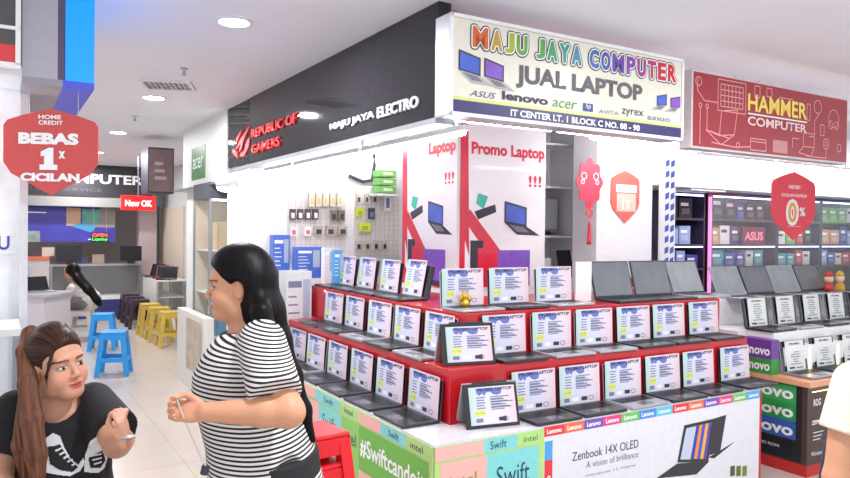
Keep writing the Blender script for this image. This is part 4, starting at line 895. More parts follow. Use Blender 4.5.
for k in range(4):
    so = make_stool(rdp, .27, .46) if k == 0 else copy_tree(so); so.location = (q[0]-.04, q[1], .125*k+.001*k); so.rotation_euler = (0, 0, TH+.1); tag(so, 'bright red plastic stool behind the woman in stripes, %s of the stack' % ('lowest', 'second from bottom', 'third from bottom', 'topmost')[k], 'stool', 'stacked red stools')

# ------------------------------------------------------------------ left-hand shop corner, signs and shield
def LB(name, label, cat, u, v, z): return thing(name, label, cat, u, v, z)
LV = .85; uu = lambda x, v=LV: onv(x, 79, v)[0]
uA, uB, uC, uD = [onh(x, y, 2.36) for x, y in ((22, 78), (58, 78.5), (66, 79), (97, 79.5))]
uA, uB, uC, uD = [uv(p)[0] for p in (uA, uB, uC, uD)]
ls = LB('lightbox_column', 'blue-lit hanging fascia box with grey face above the left shop corner', 'sign', uA, LV, 0)
W1, W2, W3 = uB-uA, uC-uA, uD-uA
MB().box((0, 0, 2.36), (W1, .9, CEIL), mat('grey_fascia', (176, 172, 182), .5)).build('grey_face', ls)
MB().box((W1, .01, 2.36), (W2, .9, CEIL), mat('violet_edge', (90, 76, 110), .4)).build('dark_edge', ls)
MB().box((W2, 0, 2.36), (W3, .9, CEIL), mat('cyan_lightbox', (0, 110, 215), .4, emit=.6, noise=.02, emit_rgb=(0, 165, 255))).build('light_panel', ls)
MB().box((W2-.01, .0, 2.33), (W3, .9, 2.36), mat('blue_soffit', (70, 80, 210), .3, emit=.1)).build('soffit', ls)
MB().box((.0, .0, 2.33), (W2-.01, .9, 2.36), mat('grey_soffit', (150, 146, 156), .5)).build('soffit', ls)
sA = onv(20.5, 66, .8); SX = sA[0]; sb = LB('shop_sign', 'dark and red framed sign at the top left edge of the photo', 'sign', SX-.8, .8, 0); z1 = sA[2]; z2 = onv(20.5, 31, .8)[2]
MB().box((0, 0, z2+.01), (.78, .05, CEIL), mat('dark_sign_face', (84, 82, 84), .4)).build('upper_face', sb); MB().box((0, 0, z1+.01), (.78, .05, z2-.065), mat('red_sign_plate', (214, 60, 66), .4, emit=.1)).build('lower_face', sb)
b = MB(); b.box((0, -.01, z2), (.8, .05, z2+.015), wtext); b.box((.78, -.01, z1), (.8, .05, CEIL), wtext); b.box((0, -.01, z1-.01), (.8, .05, z1+.01), wtext); b.box((0, -.002, z2-.065), (.78, .05, z2), MATS['dark_sign_face']); b.build('frame', sb)
text(sb, 'SERVIS', .30, z2+.05, .705, .09, wtext, -.003, .02); text(sb, 'SERVICE CENTER', .10, z1+.035, .715, .06, wtext, -.003, .03)
wl = mat('bright_shop_wall', (246, 246, 248), .5); wc = onv(28, 200, 1.15)[0]
struct(MB().box((-4.6, 1.25, 0), (wc-.035, 1.35, 2.36), wl), 'wall_left_shop')
struct(MB().box((wc-.035, 1.15, 0), (wc, 1.4, 2.36), mat('corner_post_white', (220, 220, 226), .4)), 'pillar_left_corner')
struct(MB().box((-4.6, .85, 2.36), (uA-.001, 1.6, 2.40), mat('left_soffit', (214, 214, 220), .5)), 'ceiling_left_soffit')
for i in range(2):
    o = LB('tube_light', ('upper' if i else 'lower')+' tube light inside the left shop front', 'tube light', -2.8, 1.18, 1.95+.25*i); o['group'] = 'tube lights in the left shop'; MB().tube([(0, 0, 0), (1.0, 0, 0)], .014, tube_m, 8).build('tube', o, smooth=True); MB().box((-.02, .015, -.02), (1.02, .069, .02), white).build('batten', o)
jq = onv(5, 242, 1.2); o = LB('notice_card', 'white notice with blue letter on the bright left wall', 'notice', jq[0], 1.24, jq[2]); MB().box((-.12, 0, -.06), (.06, .008, .08), wtext).build('card', o); text(o, 'U', -.03, -.04, .02, .07, mat('blue_notice', (60, 80, 170), .5), -.002, .02)
pq = onv(51, 152, .98); shp = LB('hanging_shield_sign', 'large red hanging shield sign for instalments at the upper left', 'sign', *pq); shp.rotation_euler = (0, 0, 0.12)
shield(shp, .425, .41, 0, mat('left_shield_red', (206, 78, 76), .4))
text(shp, 'HOME', -.056, .155, .045, .02, wtext, -.003, .03); text(shp, 'CREDIT', -.056, .128, .054, .02, wtext, -.003, .03); text(shp, 'BEBAS', -.145, .035, .125, .055, wtext, -.003, .06); MB().poly([(-.01, .02), (-.045, .0), (-.045, -.022), (-.03, -.018), (-.03, -.06), (-.05, -.06), (-.05, -.085), (.03, -.085), (.03, -.06), (.012, -.06), (.012, .02)], -.003, wtext).build('numeral', shp); text(shp, 'x', .035, -.03, .065, .035, wtext, -.003, .05); text(shp, 'CICILAN', -.135, -.14, .13, .04, wtext, -.003, .06)
for sx in (-.1, .12): MB().tube([(sx, .004, .15), (sx, .004, 2.329-pq[2])], .0015, chrome, 5).build('wire', shp)
gq_ = onv(20, 400, .75); gx = gq_[0]; gl = LB('glass_showcase', 'low glass showcase of the left shop behind the seated woman', 'showcase', gx-1.12, .75, 0); gt = onv(0, 330, .75)[2]
MB().box((0, 0, 0), (1.12, .38, .35), white).build('base', gl); MB().box((0, 0, gt-.03), (1.12, .38, gt), mat('pale_shelf', (224, 222, 216), .4)).build('top', gl); MB().box((.02, 0, .35), (1.1, .006, gt-.03), glass_m).build('pane', gl)
for zz in (.62, .86): MB().box((.02, .01, zz), (1.1, .37, zz+.012), mat('blue_glass_shelf', (176, 190, 206), .2)).build('shelf', gl)
for xx in (0, 1.09): MB().box((xx, -.002, .35), (xx+.03, .03, gt-.03), chrome).build('post', gl)
for i in range(4):
    o = LB('showcase_carton', 'pale device carton, %s from left in the left glass showcase' % ORD[i], 'box', gx-1.05+i*.26, .85, .8725); o['group'] = 'cartons in the left showcase'; MB().box((0, 0, 0), (.18, .15, .15), mat('sc_%d' % (i % 2), ((196, 206, 222), (120, 134, 160))[i % 2], .4)).build('carton', o)
# ------------------------------------------------------------------ people: smooth distance-field bodies turned into meshes
def V3(*a): return np.array(a, dtype=float)
class SDF:
    def __init__(s, lo, hi, res):
        s.lo = np.array(lo, float); s.res = res; s.n = (np.ceil((np.array(hi)-s.lo)/res)).astype(int)+1
        s.f = np.full(s.n, .2, np.float32); s.ax = [s.lo[i]+np.arange(s.n[i])*res for i in range(3)]
    def sub(s, c, r):
        sl = []; ax = []
        for i in range(3):
            a = max(0, int((c[i]-r-s.lo[i])/s.res)); b = min(s.n[i], int((c[i]+r-s.lo[i])/s.res)+2)
            if b <= a: return None, None
            sl.append(slice(a, b)); ax.append(s.ax[i][a:b])
        g = np.meshgrid(*ax, indexing='ij'); return tuple(sl), np.stack(g, -1).reshape(-1, 3)
    def put(s, c, r, fn, k=.012, cut=False, inter=None):
        sl, p = s.sub(c, r+.04+k)
        if sl is None: return
        d = fn(p).reshape(s.f[sl].shape); f = s.f[sl]
        if cut:
            h = np.clip(.5+.5*(f+d)/k, 0, 1) if k else None
            s.f[sl] = (f*h+(-d)*(1-h)+k*h*(1-h)) if k else np.maximum(f, -d)
        else:
            h = np.clip(.5+.5*(d-f)/k, 0, 1); s.f[sl] = d*(1-h)+f*h-k*h*(1-h)
    def ell(s, c, r, F=None, k=.012, cut=False):
        c = np.array(c, float); r = np.array(r, float); F = np.eye(3) if F is None else F
        def fn(p):
            q = (p-c)@F.T; a = np.linalg.norm(q/r, axis=1); b = np.linalg.norm(q/(r*r), axis=1); return a*(a-1)/np.maximum(b, 1e-6)
        s.put(c, r.max(), fn, k, cut)
    def cap(s, a, b, ra, rb, k=.012, cut=False, plane=None, flat=None):
        a = np.array(a, float); b = np.array(b, float); d = b-a; L2 = d@d
        def fn(p):
            t = np.clip((p-a)@d/L2, 0, 1); q = p-a-t[:, None]*d
            if flat is not None: ax_, f_ = flat; q = q+np.outer(q@ax_, ax_)*(f_-1)
            v = np.linalg.norm(q, axis=1)-(ra+(rb-ra)*t)
            if plane is not None:
                pn, pc = plane; v = np.maximum(v, (p-pc)@pn)
            return v
        s.put((a+b)/2, math.sqrt(L2)/2+max(ra, rb), fn, k, cut)
    def chain(s, pts, rs, k=.012, **kw):
        for i in range(len(pts)-1): s.cap(pts[i], pts[i+1], rs[i], rs[i+1], k, **kw)
    def loft(s, lv, ang, k=.02):     # lv rows: z, cx, cy, r_lateral, r_depth ; ang = direction of lateral axis
        lv = sorted(lv); zz = [l[0] for l in lv]; ca, sa = math.cos(ang), math.sin(ang)
        c = np.array([np.mean([l[1] for l in lv]), np.mean([l[2] for l in lv]), (zz[0]+zz[-1])/2]); R = max((zz[-1]-zz[0])/2, .3)+.08
        def fn(p):
            z = p[:, 2]; it = lambda j: np.interp(z, zz, [l[j] for l in lv])
            x = p[:, 0]-it(1); y = p[:, 1]-it(2); a = x*ca+y*sa; b = -x*sa+y*ca; ra, rb = it(3), it(4)
            m = (np.abs(a/ra)**2.3+np.abs(b/rb)**2.3)**(1/2.3); v = (m-1)*np.minimum(ra, rb)
            return np.maximum(v, np.maximum(zz[0]-z, z-zz[-1]))
        s.put(c, R, fn, k)
    def mesh(s):
        f = s.f; f = f.copy(); f[0] = f[-1] = .1; f[:, 0] = f[:, -1] = .1; f[:, :, 0] = f[:, :, -1] = .1
        ins = f < 0; nx, ny, nz = f.shape
        cnt = np.zeros((nx-1, ny-1, nz-1), np.int8); off = [(i, j, k) for i in (0, 1) for j in (0, 1) for k in (0, 1)]
        for i, j, k in off: cnt += ins[i:nx-1+i, j:ny-1+j, k:nz-1+k]
        cells = np.argwhere((cnt > 0) & (cnt < 8)); idx = -np.ones(cnt.shape, np.int64); idx[tuple(cells.T)] = np.arange(len(cells))
        acc = np.zeros((len(cells), 3)); num = np.zeros(len(cells))
        for a in off:
            for ax in range(3):
                if a[ax] == 1: continue
                b = list(a); b[ax] = 1; A = cells+np.array(a); B = cells+np.array(b); fa = f[tuple(A.T)]; fb = f[tuple(B.T)]
                m = (fa < 0) != (fb < 0); t = np.where(m, fa/np.where(m, fa-fb, 1), 0); pt = A+t[:, None]*(B-A); acc[m] += pt[m]; num[m] += 1
        v = s.lo+(acc/num[:, None])*s.res
        quads = []
        for ax in range(3):
            sl0 = [slice(None)]*3; sl1 = [slice(None)]*3; sl0[ax] = slice(0, -1); sl1[ax] = slice(1, None)
            ch = ins[tuple(sl0)] != ins[tuple(sl1)]; e = np.argwhere(ch); o1, o2 = [(1, 2), (2, 0), (0, 1)][ax]
            u1 = np.zeros(3, int); u1[o1] = 1; u2 = np.zeros(3, int); u2[o2] = 1
            q = np.stack([idx[tuple((e-u1-u2).T)], idx[tuple((e-u2).T)], idx[tuple(e.T)], idx[tuple((e-u1).T)]], 1)
            fl = ~ins[tuple(e.T)]; q[fl] = q[fl][:, ::-1]; quads.append(q)
        return v, np.concatenate(quads)
def sdf_obj(s, name, parent, mats, smooth_it=1, attrs=None, base=V3(0, 0, 0)):
    v, q = s.mesh()
    me = bpy.data.meshes.new(name); me.vertices.add(len(v)); me.loops.add(len(q)*4); me.polygons.add(len(q))
    for _ in range(smooth_it):
        e = np.concatenate([q[:, [0, 1]], q[:, [1, 2]], q[:, [2, 3]], q[:, [3, 0]]]); a = np.zeros_like(v); n = np.zeros(len(v))
        np.add.at(a, e[:, 0], v[e[:, 1]]); np.add.at(a, e[:, 1], v[e[:, 0]]); np.add.at(n, e.ravel(), 1); v = v*.5+.5*a/n[:, None]
    me.vertices.foreach_set('co', (v-base).astype(np.float32).ravel())
    me.loops.foreach_set('vertex_index', q.ravel().astype(np.int32)); me.polygons.foreach_set('loop_start', np.arange(0, len(q)*4, 4, dtype=np.int32))
    me.polygons.foreach_set('use_smooth', np.ones(len(q), bool))
    for m in (mats if isinstance(mats, list) else [mats]): me.materials.append(m)
    me.update(calc_edges=True)
    if attrs:
        for an, fn in attrs.items():
            val = fn(v); at_ = me.attributes.new(an, 'FLOAT_COLOR' if val.ndim == 2 else 'FLOAT', 'POINT')
            if val.ndim == 2: at_.data.foreach_set('color', np.c_[val, np.ones(len(v))].astype(np.float32).ravel())
            else: at_.data.foreach_set('value', val.astype(np.float32))
    o = bpy.data.objects.new(name, me); COL.objects.link(o)
    if parent: o.parent = parent
    return o
def attr_mat(name, rough=.5, kind='color', attr='tone', sss=0, spec=.5):
    m = bpy.data.materials.new(name); m.use_nodes = True; nt = m.node_tree; b = nt.nodes['Principled BSDF']; b.inputs['Roughness'].default_value = rough; b.inputs['Specular IOR Level'].default_value = spec
    a = nt.nodes.new('ShaderNodeAttribute'); a.attribute_name = attr
    nt.links.new(a.outputs['Color'], b.inputs['Base Color'])
    if sss: b.inputs['Subsurface Weight'].default_value = sss; b.inputs['Subsurface Radius'].default_value = (.02, .008, .004); b.inputs['Subsurface Scale'].default_value = .5
    return m
skin_m = attr_mat('skin', .48, spec=.35)
def stripe_mat():
    m = bpy.data.materials.new('striped_jersey'); m.use_nodes = True; nt = m.node_tree; b = nt.nodes['Principled BSDF']; b.inputs['Roughness'].default_value = .85
    a = nt.nodes.new('ShaderNodeAttribute'); a.attribute_name = 'stripe'; k = nt.nodes.new('ShaderNodeAttribute'); k.attribute_name = 'collar'
    def M(op, x, y=None):
        n = nt.nodes.new('ShaderNodeMath'); n.operation = op
        for i, t in enumerate((x, y)):
            if t is None: continue
            if isinstance(t, (int, float)): n.inputs[i].default_value = t
            else: nt.links.new(t, n.inputs[i])
        return n.outputs[0]
    fr = M('FRACT', M('DIVIDE', a.outputs['Fac'], .0138)); st = M('LESS_THAN', fr, .46); st = M('MAXIMUM', st, M('GREATER_THAN', k.outputs['Fac'], .5))
    mx = nt.nodes.new('ShaderNodeMix'); mx.data_type = 'RGBA'; nt.links.new(st, mx.inputs[0]); mx.inputs[6].default_value = (*lin((222, 216, 214)), 1); mx.inputs[7].default_value = (*lin((28, 24, 30)), 1)
    nt.links.new(mx.outputs[2], b.inputs['Base Color']); return m
def hair_mat(name, c1, c2, rough=.35):
    m = bpy.data.materials.new(name); m.use_nodes = True; nt = m.node_tree; b = nt.nodes['Principled BSDF']; b.inputs['Roughness'].default_value = rough; b.inputs['Specular IOR Level'].default_value = .12
    tc = nt.nodes.new('ShaderNodeTexCoord'); mp_ = nt.nodes.new('ShaderNodeMapping'); mp_.inputs['Scale'].default_value = (110, 110, 5); n = nt.nodes.new('ShaderNodeTexNoise'); n.inputs['Scale'].default_value = 1; n.inputs['Detail'].default_value = 3
    fa_ = nt.nodes.new('ShaderNodeAttribute'); fa_.attribute_name = 'flow'; nt.links.new(fa_.outputs['Vector'], mp_.inputs[0]); nt.links.new(mp_.outputs[0], n.inputs['Vector'])
    r = nt.nodes.new('ShaderNodeValToRGB'); nt.links.new(n.outputs['Fac'], r.inputs[0]); r.color_ramp.elements[0].position = .35; r.color_ramp.elements[1].position = .68
    r.color_ramp.elements[0].color = (*lin(c1), 1); r.color_ramp.elements[1].color = (*lin(c2), 1); nt.links.new(r.outputs[0], b.inputs['Base Color'])
    bp = nt.nodes.new('ShaderNodeBump'); bp.inputs['Strength'].default_value = .3; bp.inputs['Distance'].default_value = .003; nt.links.new(n.outputs['Fac'], bp.inputs['Height']); nt.links.new(bp.outputs[0], b.inputs['Normal'])
    return m
def frame(fwd, up=(0, 0, 1)):
    x = np.array(fwd, float); x /= np.linalg.norm(x); z = np.array(up, float); z -= x*(z@x); z /= np.linalg.norm(z); y = np.cross(z, x); return np.array([x, y, z])   # rows: forward, left, up
def head(s, c, F, sc=1.0):
    g = lambda p: np.array(c)+sc*(np.array(p)@F)
    E_ = lambda p, r, k=.012, cut=False: s.ell(g(p), np.array(r)*sc, F, k*sc, cut)
    E_((-.012, 0, .045), (.094, .074, .090), .01); E_((.028, 0, .035), (.058, .064, .070), .02)
    E_((.030, 0, -.035), (.056, .058, .066), .03); E_((.060, 0, -.082), (.030, .034, .026), .03)
    for sy in (-1, 1):
        E_((.050, sy*.036, -.028), (.034, .028, .034), .02); E_((.012, sy*.052, -.055), (.03, .016, .035), .02)
    for sy in (-1, 1): E_((.093, sy*.031, .014), (.014, .022, .012), .014, True)
    E_((.080, 0, .036), (.014, .050, .012), .012)
    for sy in (-1, 1): E_((.0735, sy*.031, .010), (.0145, .0165, .0115), .003)
    s.cap(g((.086, 0, .018)), g((.105, 0, -.020)), .0065*sc, .0095*sc, .010*sc)
    for sy in (-1, 1): E_((.096, sy*.011, -.025), (.010, .008, .007), .006)
    E_((.089, 0, -.048), (.011, .023, .0065), .006); E_((.087, 0, -.060), (.011, .019, .007), .006); E_((.100, 0, -.0535), (.010, .025, .0012), .003, True)
    for sy in (-1, 1): E_((-.006, sy*.076, -.002), (.017, .008, .031), .006); E_((.0, sy*.083, .002), (.008, .006, .016), .006, True)
    return g
SK = np.array(lin((206, 148, 116))); LIP = np.array(lin((190, 82, 76))); BROW = np.array(lin((66, 44, 38))); EYEW = np.array(lin((226, 218, 212))); IRIS = np.array(lin((24, 16, 14))); CHEEK = np.array(lin((222, 140, 116)))
def face_tone(c, F, sc, base=SK):
    def fn(v):
        q = ((v-np.array(c))@F.T)/sc; out = np.tile(base, (len(v), 1))
        def mixin(col, w): nonlocal out; w = np.clip(w, 0, 1)[:, None]; out = out*(1-w)+col*w
        def blob(p, r, soft=.25):
            d = np.linalg.norm((q-np.array(p))/np.array(r), axis=1); return (1-d)/soft
        for sy in (-1, 1):
            mixin(CHEEK, blob((.08, sy*.042, -.02), (.04, .03, .03), 1)*.4)
            e = np.array((.092, sy*.031, .0095)); dy = (q[:, 1]-e[1]); dz = q[:, 2]-e[2]+dy*dy*3; onx = q[:, 0] > .062
            w = (1-np.sqrt((dy/.0170)**2+(dz/.0062)**2))/.25; mixin(IRIS, np.where(onx, (1-np.sqrt((dy/.0195)**2+((dz-.0012)/.0088)**2))/.2, 0)); mixin(EYEW, np.where(onx, w, 0))
            mixin(IRIS, np.where(onx & (w > -.2), (1-np.sqrt((dy/.0072)**2+(dz/.0075)**2))/.3, 0))
            zb = .034-((q[:, 1]*sy-.034)**2)*7; w = np.where((q[:, 0] > .05) & (q[:, 1]*sy > .012) & (q[:, 1]*sy < .056), (1-np.abs(q[:, 2]-zb)/.0045)/.5, 0); mixin(BROW, w*.85)
        w = np.where(q[:, 0] > .078, (1-np.sqrt((q[:, 1]/.0245)**2+((q[:, 2]+.0545)/.0125)**2))/.3, 0); mixin(LIP, w)
        mixin(LIP*.35, np.where(q[:, 0] > .078, (1-np.sqrt((q[:, 1]/.023)**2+((q[:, 2]+.0537)/.0016)**2))/.5, 0))
        return out
    return fn
def hand(s, wrist, palm_dir, side_dir, r=1.0, curl=.9, pinch=False):
    """palm from the wrist along palm_dir; side_dir points to the thumb side; fingers curl towards -n"""
    d = np.array(palm_dir, float); d /= np.linalg.norm(d); t = np.array(side_dir, float); t -= d*(t@d); t /= np.linalg.norm(t); n = np.cross(d, t)
    w = np.array(wrist); pc = w+d*.045*r
    F = np.array([d, t, n]); s.ell(pc, (.050*r, .038*r, .017*r), F, .012)
    tips = []
    for i, L in enumerate((.90, 1.0, .93, .74)):
        k0 = w+d*.082*r+t*(.027-.018*i)*r; a = .35; pts = [k0]; rr = [.0095*r]
        for sg, ln_ in enumerate((.036, .024, .019)):
            a += curl*(.55 if sg == 0 else .85); dd = d*math.cos(a)-n*math.sin(a); pts.append(pts[-1]+dd*ln_*L*r); rr.append((.0088-.0009*sg)*r)
        s.chain([w+d*.05*r+t*(.02-.013*i)*r]+pts, [.011*r]+rr, .0035); tips.append(pts[-1])
    tb = w+d*.02*r+t*.026*r; m1 = tb+d*.03*r+t*.018*r-n*.012*r; m2 = m1+(tips[0]-m1)*.55+t*.01*r; m3 = m1+(tips[0]-m1)*(.92 if pinch else .8)+d*.004
    s.chain([tb, m1, m2, m3], [.014*r, .0115*r, .010*r, .0085*r], .005)
    return tips

def path_flow(pts):
    pts = np.array(sorted([tuple(p) for p in pts], key=lambda p: p[2]))
    def fn(v): return np.c_[v[:, 0]-np.interp(v[:, 2], pts[:, 2], pts[:, 0]), v[:, 1]-np.interp(v[:, 2], pts[:, 2], pts[:, 1]), v[:, 2]]
    return fn
# ---- woman in the striped top (standing, profile to the left)
def woman_striped():
    z0 = 2.30; Q = lambda x, y, z=z0: P(x, y, z); base = V3(Q(262, 400)[0], z0, 0)
    o = bpy.data.objects.new('person', None); COL.objects.link(o); o.location = base; tag(o, 'standing person with long straight black hair in a striped top, seen in profile', 'person')
    hc = Q(239, 288); F = frame((-.985, -.17, -.07), (-.09, 0, 1)); sc = .97
    s = SDF((-1.0, 1.93, 0), (-.28, 2.66, 1.66), .0042); g = head(s, hc, F, sc)
    s.cap(Q(243, 296), Q(250, 330), .054, .062, .03)
    tor = [(328, 250, .08, .08), (336, 250, .15, .10), (350, 249, .175, .128), (368, 245, .185, .145), (388, 246, .185, .152), (412, 252, .185, .150), (437, 260, .19, .154), (462, 265, .20, .162), (482, 268, .205, .168), (505, 268, .2, .16), (540, 266, .17, .13)]
    lat = math.radians(90-9)
    lv = lambda grow, t0=0, t1=99: [(Q(0, y)[2], Q(c, y)[0], z0, a+grow, b+grow) for (y, c, a, b) in tor if t0 <= y <= t1 or False]
    s.loft(lv(-.02, 0, 600), lat, .03)
    Sh, El, Wr = Q(264, 350, 2.18), Q(289, 412, 2.03), Q(205, 412, 2.0)
    s.chain([Sh, El], [.048, .046], .02); s.chain([El, El+(Wr-El)*.3, Wr], [.044, .043, .0275], .015)
    dd = (Wr-El)/np.linalg.norm(Wr-El); tips = hand(s, Wr+dd*.0, dd+V3(0, 0, .05), V3(0, .5, .9), .88, .95)
    s.chain([Q(248, 352, 2.43), Q(262, 412, 2.56), Q(240, 420, 2.42)], [.055, .047, .035], .02); hand(s, Q(240, 420, 2.42), V3(-.5, -.7, .1), V3(0, 0, 1), .85, .9)
    for y in (z0-.10, z0+.10):
        x = Q(266, 540)[0]; s.chain([V3(x, y, .86), V3(x+.01, y, .48), V3(x+.03, y, .10)], [.095, .062, .042], .02); s.cap(V3(x+.04, y, .04), V3(x-.13, y, .035), .036, .032, .01)
    tone = face_tone(hc, F, sc); sdf_obj(s, 'body', o, skin_m, 1, {'tone': tone}, base)
    # top
    t = SDF((-1.0, 1.9, .7), (-.28, 2.66, 1.45), .0045)
    t.loft(lv(.004, 0, 485)+[(Q(0, 489)[2], Q(268, 489)[0], z0, .211, .174)], lat, .02)
    for a, b_, zz in ((Q(262, 343, 2.17), Q(273, 386, 2.06), 0), (Q(250, 343, 2.43), Q(262, 385, 2.53), 1)):
        d = (b_-a)/np.linalg.norm(b_-a); t.cap(a, b_+d*.06, .074, .080, .022, plane=(d, b_+d*.035))
    t.ell(Q(238, 317), (.080, .078, .056), k=.006, cut=True); t.cap(Q(243, 300), Q(246, 328), .060, .062, .004, cut=True)
    t.ell(Q(292, 487, 2.08), (.066, .14, .105), k=.01, cut=True)
    A, B = Q(262, 343, 2.17), Q(273, 400, 2.04); ad = (B-A)/np.linalg.norm(B-A)
    def stripe(v):
        u = (v-A)@ad; rad = np.linalg.norm(v-A-np.outer(u, ad), axis=1); w = np.clip((.095-rad)/.012, 0, 1)*np.clip((v[:, 1]*-1+2.165)/.03, 0, 1)
        zz = v[:, 2]+.012*np.sin((v[:, 0]+.7)*9)+.9*np.maximum(0, v[:, 2]-1.27)*((v[:, 0]-nk[0])*3)
        return zz
    nk = Q(238, 317)
    def collar(v):
        q = (v-nk)/np.array((.080, .078, .056)); return (np.linalg.norm(q, axis=1) < 1.26).astype(float)
    sdf_obj(t, 'striped_top', o, stripe_mat(), 1, {'stripe': stripe, 'collar': collar}, base)
    p = SDF((-1.0, 1.98, .06), (-.3, 2.62, .96), .008); p.loft([(1.0, Q(266, 460)[0], z0, .19, .154), (.93, Q(268, 470)[0], z0, .195, .158), (.85, Q(268, 470)[0], z0, .205, .166), (.74, Q(266, 470)[0], z0, .20, .158)], lat, .02)
    for y in (z0-.10, z0+.10):
        x = Q(266, 540)[0]; p.chain([V3(x, y, .82), V3(x+.01, y, .48), V3(x+.03, y, .12)], [.105, .076, .06], .02)
    sdf_obj(p, 'black_trousers', o, mat('black_cotton', (24, 22, 26), .8), 1, None, base)
    h = SDF((-1.0, 2.0, .85), (-.25, 2.6, 1.7), .0045); gg = lambda q: np.array(hc)+sc*(np.array(q)@F)
    h.ell(gg((-.022, 0, .045)), np.array((.104, .088, .104))*sc, F, .01); h.ell(gg((.0, 0, .075)), np.array((.088, .074, .074))*sc, F, .02)
    n_ = (V3(.86, 0, -.51)@F); 
    # carve the face opening
    fc = gg((.105, 0, -.035)); h.ell(fc, np.array((.088, .13, .118))*sc, F, .012, True)
    h.chain([Q(253, 284, 2.30), Q(263, 312, 2.30), Q(275, 340, 2.31), Q(291, 375, 2.33), Q(303, 410, 2.33), Q(313, 440, 2.32)], [.078, .068, .05, .033, .024, .010], .03, flat=(V3(0, 1, 0), .9))
    h.chain([gg((-.065, .05, -.01)), Q(261, 312, 2.2), Q(272, 338, 2.18), Q(289, 375, 2.2)], [.028, .03, .026, .012], .02)
    for sy in (-1, 1): h.ell(gg((.002, sy*.092, -.012)), np.array((.030, .04, .042))*sc, F, .008, True); h.ell(gg((.070, sy*.072, -.022)), np.array((.062, .042, .062))*sc, F, .01, True)
    sdf_obj(h, 'hair', o, hair_mat('black_hair', (8, 7, 9), (20, 16, 18), .45), 1, {'flow': path_flow([Q(253, 284), Q(263, 312), Q(275, 340), Q(291, 375), Q(303, 410), Q(313, 440)])}, base)
    cb = bpy.data.objects.new('charging_cable', None); COL.objects.link(cb); cb.location = base; tag(cb, 'thin pale cable with dark plug dangling from the standing person\'s hand', 'cable')
    tp = tips[0]; b = MB(); b.tube([tuple(tp-base), tuple((tp*.5+Q(195, 448, 2.0)*.5)-base), tuple(Q(201, 458, 2.0)-base), tuple(Q(206, 466, 2.0)-base)], .0025, mat('pale_cable', (206, 200, 196), .5), 6); b.build('cord', cb)
    MB().tube([tuple(Q(206, 466, 2.0)-base), tuple(Q(204, 474, 2.0)-base)], .012, ink, 8).build('plug', cb)
woman_striped()

